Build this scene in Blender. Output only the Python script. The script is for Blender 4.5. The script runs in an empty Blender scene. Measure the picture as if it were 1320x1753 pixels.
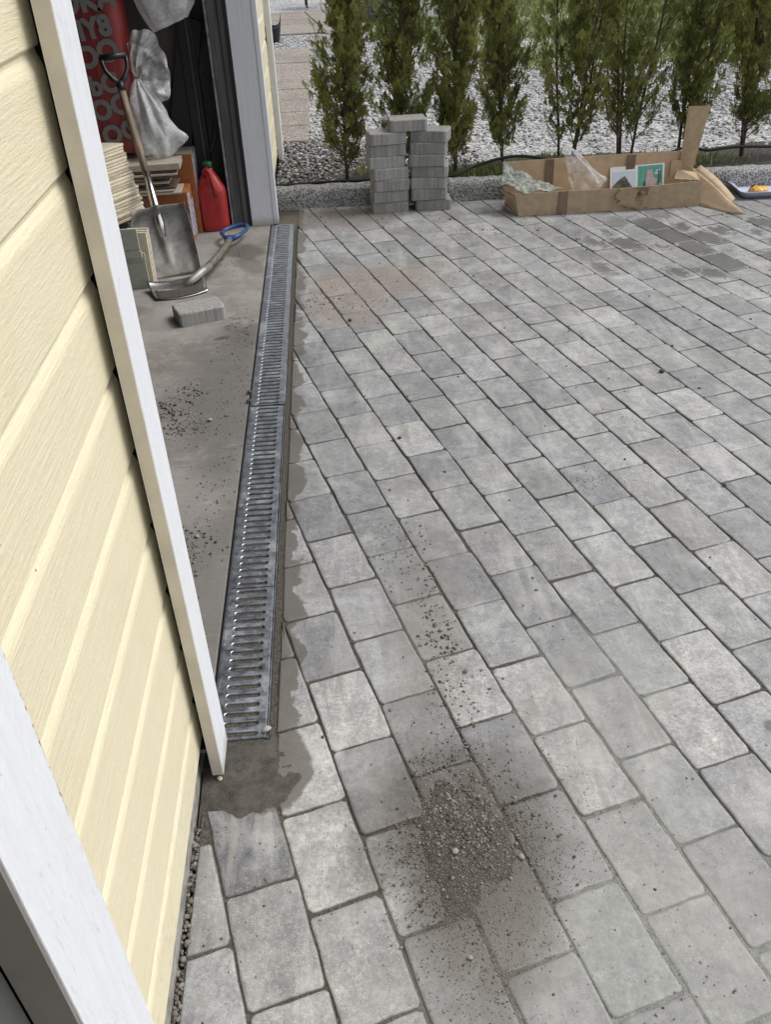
import bpy, math, random
import numpy as np
from mathutils import Vector, Matrix, noise as mnoise

S = bpy.context.scene
C = S.collection

# ------------------------------------------------------------------ camera
yaw, pit, rol = [math.radians(a) for a in (2.666246, 35.609374, 2.32873918)]
fw = Vector((math.sin(yaw)*math.cos(pit), math.cos(yaw)*math.cos(pit), -math.sin(pit)))
rt = Vector((math.cos(yaw), -math.sin(yaw), 0)); dn = fw.cross(rt)
cr = rt*math.cos(rol) + dn*math.sin(rol)
cd = -rt*math.sin(rol) + dn*math.cos(rol)
cam = bpy.data.cameras.new('camera'); co = bpy.data.objects.new('camera', cam); C.objects.link(co)
co.matrix_world = Matrix(((cr.x, -cd.x, -fw.x, 0), (cr.y, -cd.y, -fw.y, 0), (cr.z, -cd.z, -fw.z, 1.5), (0, 0, 0, 1)))
cam.sensor_fit = 'VERTICAL'; cam.sensor_height = 36; cam.sensor_width = 27.1
cam.lens = 36*1481.26/1753; cam.clip_start = .02; cam.clip_end = 500
S.camera = co

# ------------------------------------------------------------------ light
W = bpy.data.worlds.new('World'); S.world = W; W.use_nodes = True
wn = W.node_tree.nodes; wl = W.node_tree.links
sky = wn.new('ShaderNodeTexSky'); sky.sky_type = 'NISHITA'; sky.sun_disc = False
SUN_EL, SUN_AZ = 54, 80          # azimuth clockwise from +Y
sky.sun_elevation = math.radians(SUN_EL); sky.sun_rotation = math.radians(SUN_AZ)
sky.dust_density = 4; sky.air_density = 1.0; sky.ozone_density = 1
hs = wn.new('ShaderNodeHueSaturation'); hs.inputs['Saturation'].default_value = .27
wl.new(sky.outputs[0], hs.inputs['Color']); wl.new(hs.outputs[0], wn['Background'].inputs[0])
wn['Background'].inputs[1].default_value = .15
sl = bpy.data.lights.new('sun', 'SUN'); sl.energy = .85; sl.angle = math.radians(20); sl.color = (1, .97, .93)
so = bpy.data.objects.new('sun', sl); C.objects.link(so)
az, el = math.radians(SUN_AZ), math.radians(SUN_EL)
sd = Vector((math.sin(az)*math.cos(el), math.cos(az)*math.cos(el), math.sin(el)))
so.rotation_euler = sd.to_track_quat('Z', 'Y').to_euler()
S.view_settings.view_transform = 'Standard'; S.view_settings.look = 'None'
S.view_settings.gamma = 1; S.view_settings.use_curve_mapping = False
S.view_settings.exposure = .46
S.render.engine = 'CYCLES'

# ------------------------------------------------------------------ helpers
rng = np.random.default_rng(7)
random.seed(5)

def link(o, parent=None):
    C.objects.link(o)
    if parent is not None: o.parent = parent
    return o

def tag(o, label=None, cat=None, group=None, kind=None):
    if label: o['label'] = label
    if cat: o['category'] = cat
    if group: o['group'] = group
    if kind: o['kind'] = kind
    return o

def empty(name, loc=(0, 0, 0), rz=0, parent=None):
    o = bpy.data.objects.new(name, None); o.empty_display_size = .05
    link(o, parent); o.location = loc; o.rotation_euler = (0, 0, rz)
    return o

def mesh(name, V, F, m=None, parent=None, smooth=False, loc=None, rot=None, bevel=0, seg=2):
    me = bpy.data.meshes.new(name)
    me.from_pydata([tuple(map(float, v)) for v in V], [], [tuple(map(int, f)) for f in F]); me.update()
    if m: me.materials.append(m)
    if smooth:
        me.polygons.foreach_set('use_smooth', [True]*len(me.polygons))
    o = bpy.data.objects.new(name, me); link(o, parent)
    if loc is not None: o.location = loc
    if rot is not None: o.rotation_euler = rot
    if bevel:
        b = o.modifiers.new('b', 'BEVEL'); b.width = bevel; b.segments = seg; b.limit_method = 'ANGLE'; b.angle_limit = math.radians(40)
    return o

def fastmesh(name, V, F, m, parent=None, smooth=False, attr=None):
    """V (n,3), F (k,3|4) numpy; attr dict of per-face colour value"""
    me = bpy.data.meshes.new(name); V = np.asarray(V, np.float32); F = np.asarray(F, np.int32); k = F.shape[1]
    me.vertices.add(len(V)); me.vertices.foreach_set('co', V.ravel())
    me.loops.add(F.size); me.loops.foreach_set('vertex_index', F.ravel())
    me.polygons.add(len(F)); me.polygons.foreach_set('loop_start', np.arange(0, F.size, k, dtype=np.int32))
    me.polygons.foreach_set('loop_total', np.full(len(F), k, np.int32))
    me.update(calc_edges=True)
    if smooth: me.polygons.foreach_set('use_smooth', np.ones(len(F), bool))
    if attr is not None:
        a = me.attributes.new('tint', 'FLOAT', 'POINT'); a.data.foreach_set('value', np.asarray(attr, np.float32))
    me.materials.append(m)
    o = bpy.data.objects.new(name, me); link(o, parent)
    return o

class MB:
    def __init__(s): s.V = []; s.F = []
    def add(s, V, F):
        n = len(s.V); s.V += [tuple(v) for v in V]; s.F += [tuple(i+n for i in f) for f in F]; return s
    def box(s, x0, x1, y0, y1, z0, z1, M=None):
        V = [Vector((x, y, z)) for z in (z0, z1) for y in (y0, y1) for x in (x0, x1)]
        if M: V = [M @ v for v in V]
        return s.add(V, [(0, 2, 3, 1), (4, 5, 7, 6), (0, 1, 5, 4), (2, 6, 7, 3), (0, 4, 6, 2), (1, 3, 7, 5)])
    def quad(s, a, b, c, d): return s.add([a, b, c, d], [(0, 1, 2, 3)])
    def slab(s, pts, t):
        """thin sheet polygon with thickness t along its normal"""
        P = [Vector(p) for p in pts]; n = (P[1]-P[0]).cross(P[-1]-P[0]).normalized()*t; k = len(P)
        V = P + [p+n for p in P]
        F = [tuple(range(k))[::-1], tuple(range(k, 2*k))] + [(i, (i+1) % k, k+(i+1) % k, k+i) for i in range(k)]
        return s.add(V, F)
    def tube(s, pts, r, n=10, cap=True):
        pts = [Vector(p) for p in pts]; rs = r if hasattr(r, '__len__') else [r]*len(pts)
        base = len(s.V); up = Vector((0, 0, 1))
        prev = None
        for i, p in enumerate(pts):
            d = (pts[min(i+1, len(pts)-1)]-pts[max(i-1, 0)]).normalized()
            if prev is None:
                a = d.cross(up if abs(d.z) < .9 else Vector((1, 0, 0))).normalized()
            else: a = (prev - d*prev.dot(d)).normalized()
            prev = a; b = d.cross(a)
            for k in range(n):
                t = 2*math.pi*k/n; s.V.append(tuple(p+(a*math.cos(t)+b*math.sin(t))*rs[i]))
        for i in range(len(pts)-1):
            for k in range(n):
                s.F.append((base+i*n+k, base+i*n+(k+1) % n, base+(i+1)*n+(k+1) % n, base+(i+1)*n+k))
        if cap:
            s.F.append(tuple(base+k for k in range(n))[::-1]); s.F.append(tuple(base+(len(pts)-1)*n+k for k in range(n)))
        return s
    def build(s, name, m, parent=None, smooth=False, bevel=0, loc=None, rot=None, seg=2):
        return mesh(name, s.V, s.F, m, parent, smooth, loc, rot, bevel, seg)

def grid(name, fn, nu, nv, m, parent=None, smooth=True, thick=0, closeu=False):
    V = [fn(i/(nu-1) if not closeu else i/nu, j/(nv-1)) for j in range(nv) for i in range(nu)]
    F = []
    for j in range(nv-1):
        for i in range(nu if closeu else nu-1):
            i2 = (i+1) % nu
            F.append((j*nu+i, j*nu+i2, (j+1)*nu+i2, (j+1)*nu+i))
    o = mesh(name, V, F, m, parent, smooth)
    if thick:
        q = o.modifiers.new('s', 'SOLIDIFY'); q.thickness = thick; q.offset = 0
    return o

# numpy value noise
_tab = np.random.default_rng(3).random((256, 256))
def vnoise(x, y):
    xi = np.floor(x).astype(int); yi = np.floor(y).astype(int); fx = x-xi; fy = y-yi
    fx = fx*fx*(3-2*fx); fy = fy*fy*(3-2*fy)
    g = lambda a, b: _tab[a % 256, b % 256]
    return (g(xi, yi)*(1-fx)+g(xi+1, yi)*fx)*(1-fy)+(g(xi, yi+1)*(1-fx)+g(xi+1, yi+1)*fx)*fy
def fbm(x, y, o=4):
    r = 0; a = .5
    for i in range(o): r = r+a*vnoise(x*2**i+17*i, y*2**i+5*i); a /= 2
    return r/(1-.5**o)
def sstep(a, b, x):
    t = np.clip((x-a)/(b-a), 0, 1); return t*t*(3-2*t)

# ------------------------------------------------------------------ materials
class N:
    def __init__(s, name):
        s.m = bpy.data.materials.new(name); s.m.use_nodes = True; s.t = s.m.node_tree; s.n = s.t.nodes; s.l = s.t.links
        s.b = s.n['Principled BSDF']
    def new(s, t, **k):
        q = s.n.new(t)
        for a, v in k.items(): setattr(q, a, v)
        return q
    def set(s, inp, v):
        if hasattr(v, 'bl_idname') or isinstance(v, bpy.types.NodeSocket): s.l.new(v, inp)
        elif v is not None:
            if inp.type == 'RGBA' and len(v) == 3: v = (*v, 1)
            inp.default_value = v
    def pos(s): return s.new('ShaderNodeNewGeometry').outputs['Position']
    def obj(s): return s.new('ShaderNodeTexCoord').outputs['Object']
    def vscale(s, v, sc, off=(0, 0, 0), rot=(0, 0, 0)):
        q = s.new('ShaderNodeMapping'); s.l.new(v, q.inputs[0]); q.inputs['Scale'].default_value = sc; q.inputs['Location'].default_value = off
        q.inputs['Rotation'].default_value = rot; return q.outputs[0]
    def noise(s, v, scale=5, det=4, rough=.55, dist=0):
        q = s.new('ShaderNodeTexNoise'); s.set(q.inputs['Vector'], v); q.inputs['Scale'].default_value = scale
        q.inputs['Detail'].default_value = det; q.inputs['Roughness'].default_value = rough; q.inputs['Distortion'].default_value = dist
        return q.outputs['Fac']
    def vor(s, v, scale, feat='F1'):
        q = s.new('ShaderNodeTexVoronoi', feature=feat); s.set(q.inputs['Vector'], v); q.inputs['Scale'].default_value = scale
        return q.outputs['Distance']
    def mr(s, v, a, b, c=0, d=1, smooth=True):
        q = s.new('ShaderNodeMapRange'); q.interpolation_type = 'SMOOTHSTEP' if smooth else 'LINEAR'
        s.set(q.inputs[0], v)
        for i, x in enumerate((a, b, c, d)): q.inputs[i+1].default_value = x
        return q.outputs[0]
    def math(s, op, a, b=None):
        q = s.new('ShaderNodeMath', operation=op); s.set(q.inputs[0], a)
        if b is not None: s.set(q.inputs[1], b)
        return q.outputs[0]
    def mix(s, f, a, b, mode='MIX'):
        q = s.new('ShaderNodeMix', data_type='RGBA', blend_type=mode); s.set(q.inputs[0], f); s.set(q.inputs[6], a); s.set(q.inputs[7], b)
        return q.outputs[2]
    def blob(s, P, cx, cy, rx, ry, ang=0, amp=.5, scale=9, edge=.15, det=4):
        """1 inside a ragged ellipse in world xy"""
        q = s.new('ShaderNodeVectorMath', operation='SUBTRACT'); s.l.new(P, q.inputs[0]); q.inputs[1].default_value = (cx, cy, 0)
        r = s.new('ShaderNodeVectorRotate', rotation_type='Z_AXIS'); s.l.new(q.outputs[0], r.inputs[0]); r.inputs['Angle'].default_value = -ang
        v = s.new('ShaderNodeVectorMath', operation='MULTIPLY'); s.l.new(r.outputs[0], v.inputs[0]); v.inputs[1].default_value = (1/rx, 1/ry, 0)
        L = s.new('ShaderNodeVectorMath', operation='LENGTH'); s.l.new(v.outputs[0], L.inputs[0])
        nz = s.noise(P, scale, det, .6)
        d = s.math('ADD', L.outputs['Value'], s.math('MULTIPLY', s.math('SUBTRACT', nz, .5), amp*2))
        return s.mr(d, 1-edge, 1+edge, 1, 0)
    def bump(s, h, strength=.3, dist=.002, prev=None):
        q = s.new('ShaderNodeBump'); s.set(q.inputs['Height'], h); q.inputs['Strength'].default_value = strength; q.inputs['Distance'].default_value = dist
        if prev is not None: s.l.new(prev, q.inputs['Normal'])
        return q.outputs[0]
    def out(s, col=None, rough=.8, normal=None, metal=0, spec=None):
        s.set(s.b.inputs['Base Color'], col); s.set(s.b.inputs['Roughness'], rough); s.set(s.b.inputs['Metallic'], metal)
        if normal is not None: s.l.new(normal, s.b.inputs['Normal'])
        if spec is not None: s.b.inputs['Specular IOR Level'].default_value = spec
        return s.m

def simple(name, col, rough=.6, metal=0, nscale=40, var=.12, bump=.15, bd=.001, spec=None, stretch=(1, 1, 1)):
    q = N(name); P = q.vscale(q.obj(), stretch); n = q.noise(P, nscale, 5)
    dark = tuple(c*(1-var*1.6) for c in col); lite = tuple(min(1, c*(1+var)) for c in col)
    c = q.mix(q.mr(n, .3, .7), dark, lite)
    return q.out(c, rough, q.bump(n, bump, bd), metal, spec)

# --- paving material (real stains and dust in world coordinates)
def dirt_layers(q, P, c, k=1.0):
    PILE = (.125, .105, .087); DUST = (.222, .224, .208)
    # fine dust film, lower right
    f1 = q.blob(P, .46, .72, .36, .36, .3, .45, 5, .45); f2 = q.blob(P, .50, 1.28, .17, .34, -.5, .5, 7, .4)
    fn = q.mr(q.noise(P, 26, 5, .7), .3, .7, .55, 1)
    f = q.math('MULTIPLY', q.math('MAXIMUM', q.math('MULTIPLY', f1, .72), q.math('MULTIPLY', f2, .45)), fn)
    f = q.math('MINIMUM', q.math('MULTIPLY', f, k), 1.0)
    c = q.mix(f, c, q.mix(q.mr(q.noise(P, 38, 5, .7), .3, .7), tuple(v*.82 for v in DUST), tuple(v*1.2 for v in DUST)))
    # brown dusted patch further away
    b1 = q.blob(P, .17, 3.98, .30, .20, .1, .45, 6, .3); b2 = q.blob(P, .03, 3.72, .17, .26, .3, .45, 7, .35)
    b = q.math('MULTIPLY', q.math('MAXIMUM', b1, b2), q.mr(q.noise(P, 14, 6, .75), .3, .62, .25, .9))
    c = q.mix(b, c, (.25, .21, .18))
    # brown film by the kerb corner
    b3 = q.blob(P, -.02, 4.98, .34, .16, 0, .6, 7, .3)
    c = q.mix(q.math('MULTIPLY', b3, .6), c, (.17, .145, .125))
    # tracked dust trail towards the pile
    t1 = q.blob(P, .17, 1.62, .10, .36, -.12, .7, 9, .5)
    c = q.mix(q.math('MULTIPLY', t1, .55), c, (.17, .155, .14))
    # main dirt pile: smooth silt below, dark crumbs above
    p2 = q.blob(P, .190, .87, .135, .24, -.15, .55, 8, .4)
    c = q.mix(q.math('MULTIPLY', p2, q.mr(q.noise(P, 18, 5, .75), .25, .65, .6, .95)), c, (.118, .110, .096))
    p1 = q.blob(P, .160, 1.02, .185, .19, .2, .6, 9, .55)
    c = q.mix(q.math('MULTIPLY', p1, q.mr(q.noise(P, 60, 4, .7), .25, .6, .7, 1)), c, (.078, .071, .061))
    return c

def make_paver_mat():
    q = N('paver_concrete'); P = q.pos()
    oi = q.new('ShaderNodeObjectInfo')
    off = q.new('ShaderNodeVectorMath', operation='SCALE'); q.l.new(oi.outputs['Random'], off.inputs['Scale']); off.inputs[0].default_value = (37, 21, 5)
    Pv = q.new('ShaderNodeVectorMath', operation='ADD'); q.l.new(P, Pv.inputs[0]); q.l.new(off.outputs[0], Pv.inputs[1]); Pv = Pv.outputs[0]
    base = oi.outputs['Color']
    n1 = q.noise(Pv, 14, 6, .65); n2 = q.noise(Pv, 130, 4, .7); n3 = q.noise(Pv, 520, 2, .6)
    c = q.mix(q.mr(n1, .3, .72), (.74, .75, .78), (1.20, 1.19, 1.16)); c = q.mix(1, base, c, 'MULTIPLY')
    c = q.mix(q.mr(n2, .3, .7), q.mix(.62, c, (.13, .13, .135)), c)
    c = q.mix(q.math('MULTIPLY', q.mr(n3, .57, .70), .55), c, (.66, .65, .62))
    n4 = q.noise(Pv, 46, 6, .72, .4); c = q.mix(1, c, q.mix(q.mr(n4, .32, .68), (.80, .80, .81), (1.20, 1.20, 1.18)), 'MULTIPLY')
    sw = q.noise(q.vscale(P, (9, 2.0, 1), rot=(0, 0, -.5)), 1.1, 5, .65, .9); c = q.mix(q.math('MULTIPLY', q.mr(sw, .50, .66), .38), c, (.44, .44, .42))
    # pits
    v = q.vor(Pv, 150); pit = q.math('MULTIPLY', q.mr(v, .12, .25, 1, 0), q.mr(q.noise(Pv, 23, 3), .5, .62))
    c = q.mix(q.math('MULTIPLY', pit, .75), c, (.055, .055, .052))
    # sweeping streaks of brushed-in sand
    Ps = q.vscale(P, (26, 3.2, 1), rot=(0, 0, .25)); st = q.noise(Ps, 1.6, 6, .7, .6)
    c = q.mix(q.math('MULTIPLY', q.mr(st, .46, .64), q.mr(q.noise(P, 2.6, 2), .40, .56, .1, .8)), c, (.225, .222, .205))
    # lime haze
    c = q.mix(q.math('MULTIPLY', q.mr(q.noise(P, 5.5, 5, .7), .45, .72), .42), c, (.52, .52, .50))
    # sand collected along worn edges (height of the block)
    ox = q.new('ShaderNodeSeparateXYZ'); q.l.new(q.obj(), ox.inputs[0])
    edge = q.mr(q.math('ADD', ox.outputs['Z'], q.math('MULTIPLY', q.math('SUBTRACT', q.noise(P, 70, 5, .75), .5), .0105)), -.0034, -.0002, 1, 0)
    c = q.mix(q.math('MULTIPLY', edge, .72), c, (.125, .112, .095))
    c = dirt_layers(q, P, c)
    # wet band beside the drain and the mortared corner
    sx = q.new('ShaderNodeSeparateXYZ'); q.l.new(P, sx.inputs[0])
    wx = q.math('ADD', sx.outputs['X'], q.math('MULTIPLY', q.math('SUBTRACT', q.noise(P, 8, 6, .6), .5), -.20))
    wet = q.math('MULTIPLY', q.mr(wx, -.166, -.158, 1, 0), q.mr(sx.outputs['Y'], 1.28, 1.3))
    wet2 = q.blob(P, -.205, 1.195, .085, .115, 0, .28, 11, .05)
    w = q.math('MAXIMUM', wet, wet2)
    c = q.mix(q.math('MULTIPLY', w, .85), c, (.105, .095, .08))
    # damp stones at the far right: middle of each stone still wet
    reg = q.blob(P, 1.95, 4.28, .78, .52, .35, .5, 2.2, .35)
    am = q.new('ShaderNodeVectorMath', operation='MULTIPLY'); q.l.new(q.obj(), am.inputs[0]); am.inputs[1].default_value = (1/.098, 1/.063, 0)
    al = q.new('ShaderNodeVectorMath', operation='LENGTH'); q.l.new(am.outputs[0], al.inputs[0])
    dd = q.math('ADD', al.outputs['Value'], q.math('MULTIPLY', q.math('SUBTRACT', q.noise(Pv, 16, 6, .72, .8), .5), 4.2))
    extent = q.mr(oi.outputs['Random'], 0, 1, -.3, 1.7, False)
    inner = q.math('MULTIPLY', q.mr(q.math('SUBTRACT', extent, dd), -.1, .25), q.mr(oi.outputs['Random'], .2, .4))
    wetr = q.math('MULTIPLY', reg, inner)
    c = q.mix(q.math('MULTIPLY', wetr, .8), c, (.075, .075, .072))
    # single dark drip mark at the right
    dm = q.blob(P, .877, 1.198, .017, .017, 0, .06, 20, .25); c = q.mix(q.math('MULTIPLY', dm, .75), c, (.06, .06, .058))
    rg = q.mix(q.math('MAXIMUM', w, wetr), (.60,)*3, (.45,)*3)
    h = q.math('ADD', q.math('MULTIPLY', n1, 1.2), q.math('ADD', q.math('MULTIPLY', n2, .55), q.math('MULTIPLY', n3, .25)))
    h = q.math('SUBTRACT', h, q.math('MULTIPLY', pit, .6))
    return q.out(c, rg, q.bump(h, .5, .002), spec=.6)
M = {}
M['paver'] = make_paver_mat()

def make_sand():
    q = N('joint_sand'); P = q.pos()
    n = q.noise(P, 160, 4, .7); c = q.mix(q.mr(n, .3, .7), (.050, .045, .037), (.125, .113, .096))
    c = dirt_layers(q, P, c, 2.2)
    g = q.vor(P, 330); h = q.math('ADD', q.math('MULTIPLY', n, .7), q.mr(g, 0, .6, .6, 0))
    return q.out(c, .92, q.bump(h, .8, .003), spec=.2)
M['sand'] = make_sand()

def make_mortar():
    q = N('damp_mortar'); P = q.pos(); n = q.noise(P, 30, 6, .7); n2 = q.noise(P, 260, 3, .7)
    c = q.mix(q.mr(n, .3, .7), (.045, .041, .034), (.095, .088, .075)); c = q.mix(q.mr(n2, .45, .8, 0, .6), c, (.14, .13, .115))
    return q.out(c, .85, q.bump(q.math('ADD', n, q.math('MULTIPLY', n2, .5)), .8, .005), spec=.25)
M['mortar'] = make_mortar()

def make_floor():
    q = N('garage_floor_concrete'); P = q.pos()
    n1 = q.noise(P, 2.2, 6, .65, .3); n2 = q.noise(P, 11, 6, .7, .5); n3 = q.noise(P, 90, 4, .7)
    c = q.mix(q.mr(n1, .35, .65), (.175, .162, .145), (.285, .27, .25))
    c = q.mix(q.math('MULTIPLY', q.mr(n2, .45, .7), .5), c, (.36, .34, .32))
    c = q.mix(q.math('MULTIPLY', q.mr(n3, .5, .7), .3), c, (.12, .108, .095))
    # grey cement dust swept over it, dark damp spots
    for (x, y, rx, ry, a, s, col) in ((-.43, 2.95, .16, .55, 0, .85, (.13, .125, .115)), (-.42, 1.95, .13, .6, 0, .75, (.145, .138, .125)), (-.60, 2.72, .22, .25, 0, .6, (.14, .13, .118)),
                                  (-.47, 4.50, .10, .14, .5, .85, (.10, .088, .075)), (-.42, 4.28, .06, .14, .5, .6, (.12, .105, .09)), (-.42, 3.45, .09, .12, .3, .65, (.12, .11, .10)),
                                  (-.50, 3.42, .03, .018, .3, .8, (.06, .05, .045)), (-.60, 4.40, .03, .02, .3, .8, (.09, .07, .04)), (-.55, 2.2, .16, .16, .4, .5, (.30, .28, .26))):
        b = q.blob(P, x, y, rx, ry, a, .6, 13 if rx > .05 else 40, .35)
        c = q.mix(q.math('MULTIPLY', b, s), c, col)
    sc = q.noise(q.vscale(P, (5, 40, 1), rot=(0, 0, .4)), 1.2, 5, .7)
    c = q.mix(q.math('MULTIPLY', q.mr(sc, .56, .7), .28), c, (.40, .38, .36))
    h = q.math('ADD', q.math('MULTIPLY', n2, .5), q.math('MULTIPLY', n3, .5))
    return q.out(c, .8, q.bump(h, .5, .004), spec=.35)
M['floor'] = make_floor()

def make_siding():
    q = N('cream_painted_siding'); P = q.pos()
    g1 = q.noise(q.vscale(P, (1, 3.5, 75)), 2.2, 6, .75, .2); g2 = q.noise(q.vscale(P, (60, 26, 210)), 1.2, 4, .75)
    fl = q.noise(q.vscale(P, (40, 90, 160)), 1.6, 3, .65)
    c = q.mix(q.mr(g1, .3, .7), (.70, .64, .45), (.755, .695, .50))
    c = q.mix(q.math('MULTIPLY', q.mr(g2, .56, .75), .35), c, (.55, .47, .30))
    c = q.mix(q.math('MULTIPLY', q.mr(fl, .64, .74), .55), c, (.84, .82, .70))
    sp = q.math('MULTIPLY', q.mr(q.vor(q.vscale(P, (1, 16, 26)), 1.0), .02, .05, 1, 0), q.mr(q.noise(P, 6, 2), .54, .6))
    c = q.mix(sp, c, (.16, .11, .05))
    dd = q.math('MULTIPLY', q.mr(q.noise(P, 3.5, 4, .6), .52, .75), .18); c = q.mix(dd, c, (.60, .50, .32))
    sz_ = q.new('ShaderNodeSeparateXYZ'); q.l.new(P, sz_.inputs[0])
    spl = q.math('MULTIPLY', q.mr(sz_.outputs['Z'], .08, .34, 1, 0), q.mr(q.noise(P, 60, 5, .8), .50, .66)); c = q.mix(q.math('MULTIPLY', spl, .45), c, (.40, .36, .28))
    h = q.math('ADD', g1, q.math('ADD', q.math('MULTIPLY', g2, .45), q.math('MULTIPLY', fl, .4)))
    return q.out(c, .5, q.bump(h, .6, .003), spec=.4)
M['siding'] = make_siding()

def make_white(name, marks=False):
    q = N(name); P = q.pos()
    g1 = q.noise(q.vscale(P, (60, 60, 3.0)), 1.6, 6, .72, .3); g2 = q.noise(q.vscale(P, (160, 160, 30)), 1.3, 4, .7)
    c = q.mix(q.mr(g1, .25, .7), (.70, .72, .765), (.77, .785, .82))
    crack = q.math('MULTIPLY', q.mr(g2, .58, .68), q.mr(q.noise(P, 7, 3), .38, .58))
    c = q.mix(q.math('MULTIPLY', crack, .5), c, (.40, .41, .44))
    sx = q.new('ShaderNodeSeparateXYZ'); q.l.new(P, sx.inputs[0])
    low = q.math('MULTIPLY', q.mr(q.math('ADD', sx.outputs['Z'], q.math('MULTIPLY', q.noise(P, 30, 4), .05)), .03, .09, 1, 0), .55)
    c = q.mix(low, c, (.32, .29, .25))
    spk = q.mr(q.vor(P, 38), .03, .09, 1, 0); c = q.mix(q.math('MULTIPLY', q.math('MULTIPLY', spk, q.mr(q.noise(P, 9, 2), .5, .6)), .6), c, (.35, .34, .33))
    if marks:
        ey = q.math('ADD', sx.outputs['Y'], q.math('MULTIPLY', q.math('SUBTRACT', q.noise(P, 120, 4, .7), .5), .012))
        e = q.math('MULTIPLY', q.mr(ey, .5525, .5545), q.math('MULTIPLY', q.mr(sx.outputs['Z'], .72, .78), q.mr(q.noise(P, 70, 4, .8), .44, .5)))
        c = q.mix(q.math('MULTIPLY', e, .9), c, (.30, .09, .035))
    return q.out(c, .42, q.bump(q.math('ADD', g1, q.math('MULTIPLY', g2, .9)), .8, .0022), spec=.45)
M['white'] = make_white('white_painted_wood'); M['white2'] = make_white('white_painted_wood_marked', True)

def make_zinc():
    q = N('galvanised_steel'); P = q.pos()
    n = q.noise(P, 35, 6, .7); v = q.vor(P, 120)
    c = q.mix(q.mr(n, .3, .7), (.25, .275, .30), (.48, .51, .545)); c = q.mix(q.mr(v, .1, .6, .25, 0), c, (.6, .63, .66))
    d = q.mr(q.noise(P, 7, 6, .75), .52, .68); c = q.mix(q.math('MULTIPLY', d, .55), c, (.16, .15, .135))
    met = q.math('SUBTRACT', .92, q.math('MULTIPLY', d, .6)); r = q.mr(n, .3, .7, .30, .46)
    r2 = q.math('ADD', r, q.math('MULTIPLY', d, .3))
    return q.out(c, r2, q.bump(n, .15, .001), met)
M['zinc'] = make_zinc()
M['channel'] = simple('channel_plastic', (.018, .018, .02), .6)
M['granite'] = None
def make_granite():
    q = N('granite_kerb'); P = q.pos(); n = q.noise(P, 110, 3, .6); v = q.vor(P, 130); b = q.noise(P, 13, 5, .7)
    c = q.mix(q.mr(n, .40, .60), (.10, .103, .105), (.52, .52, .51)); c = q.mix(q.mr(v, .1, .4, .4, 0), c, (.06, .06, .063)); c = q.mix(q.mr(q.noise(P, 55, 3, .6), .45, .65, 0, .5), c, (.55, .55, .53))
    c = q.mix(q.math('MULTIPLY', q.mr(b, .45, .65), .35), c, (.16, .155, .145))
    return q.out(c, .75, q.bump(q.math('ADD', q.math('MULTIPLY', b, 1.6), n), .9, .01))
M['granite'] = make_granite()
def make_block():
    q = N('loose_block_concrete'); P = q.obj(); oi = q.new('ShaderNodeObjectInfo')
    a = q.new('ShaderNodeVectorMath', operation='SCALE'); a.inputs[0].default_value = (9, 7, 4); q.l.new(oi.outputs['Random'], a.inputs['Scale'])
    b = q.new('ShaderNodeVectorMath', operation='ADD'); q.l.new(P, b.inputs[0]); q.l.new(a.outputs[0], b.inputs[1]); P = b.outputs[0]
    n = q.noise(P, 180, 4, .7); st = q.noise(q.vscale(P, (1, 1, .04)), 70, 3, .6); n2 = q.noise(P, 20, 4, .6)
    c = q.mix(q.mr(n, .3, .7), (.25, .248, .235), (.42, .415, .395)); c = q.mix(q.math('MULTIPLY', q.mr(st, .4, .65), .45), c, (.14, .14, .13))
    c = q.mix(q.math('MULTIPLY', q.mr(n2, .4, .7), .35), c, (.33, .325, .31))
    c = q.mix(1, c, q.mix(oi.outputs['Random'], (.82, .82, .82), (1.12, 1.12, 1.12)), 'MULTIPLY')
    return q.out(c, .85, q.bump(q.math('ADD', n, st), .6, .002), spec=.3)
M['block'] = make_block()
M['soil'] = simple('dark_soil', (.055, .047, .038), .95, nscale=60, var=.45, bump=.9, bd=.02)
M['earth'] = simple('earth', (.09, .08, .065), .95, nscale=20, var=.4, bump=.6, bd=.02)
M['ply'] = simple('cardboard_inside', (.50, .375, .245), .8, nscale=25, var=.06, bump=.1)
M['card'] = simple('cardboard', (.42, .315, .205), .8, nscale=25, var=.08, bump=.12)
M['tape'] = simple('brown_tape', (.20, .135, .10), .35, nscale=20, var=.1)
M['darkwood'] = simple('grey_painted_wood', (.085, .088, .085), .6, nscale=30, var=.2, stretch=(1, 1, .1))
M['black'] = simple('black_plastic', (.013, .013, .014), .42, nscale=60)
M['rubber'] = simple('black_rubber', (.010, .010, .011), .6)
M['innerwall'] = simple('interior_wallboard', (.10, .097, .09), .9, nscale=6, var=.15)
M['cream_plain'] = simple('cream_wall_paint', (.76, .68, .46), .6)
M['foundation'] = simple('foundation_concrete', (.27, .26, .24), .9, nscale=40, var=.25, bump=.5, bd=.004)
M['roof'] = simple('roof_felt', (.05, .05, .055), .9)
M['door'] = None
def make_door():
    q = N('grey_door_panel'); P = q.pos(); n = q.noise(q.vscale(P, (10, 5, 30), rot=(.7, 0, 0)), 1.5, 6, .8, .6); b = q.noise(P, 5, 4)
    c = q.mix(q.mr(b, .3, .7), (.085, .088, .085), (.15, .15, .14)); c = q.mix(q.math('MULTIPLY', q.mr(n, .6, .72), .35), c, (.42, .40, .34))
    return q.out(c, .4, q.bump(n, .2, .001))
M['door'] = make_door()
M['handlewood'] = simple('worn_ash_handle', (.22, .165, .115), .6, nscale=18, var=.35, stretch=(6, 6, .5))
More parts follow.
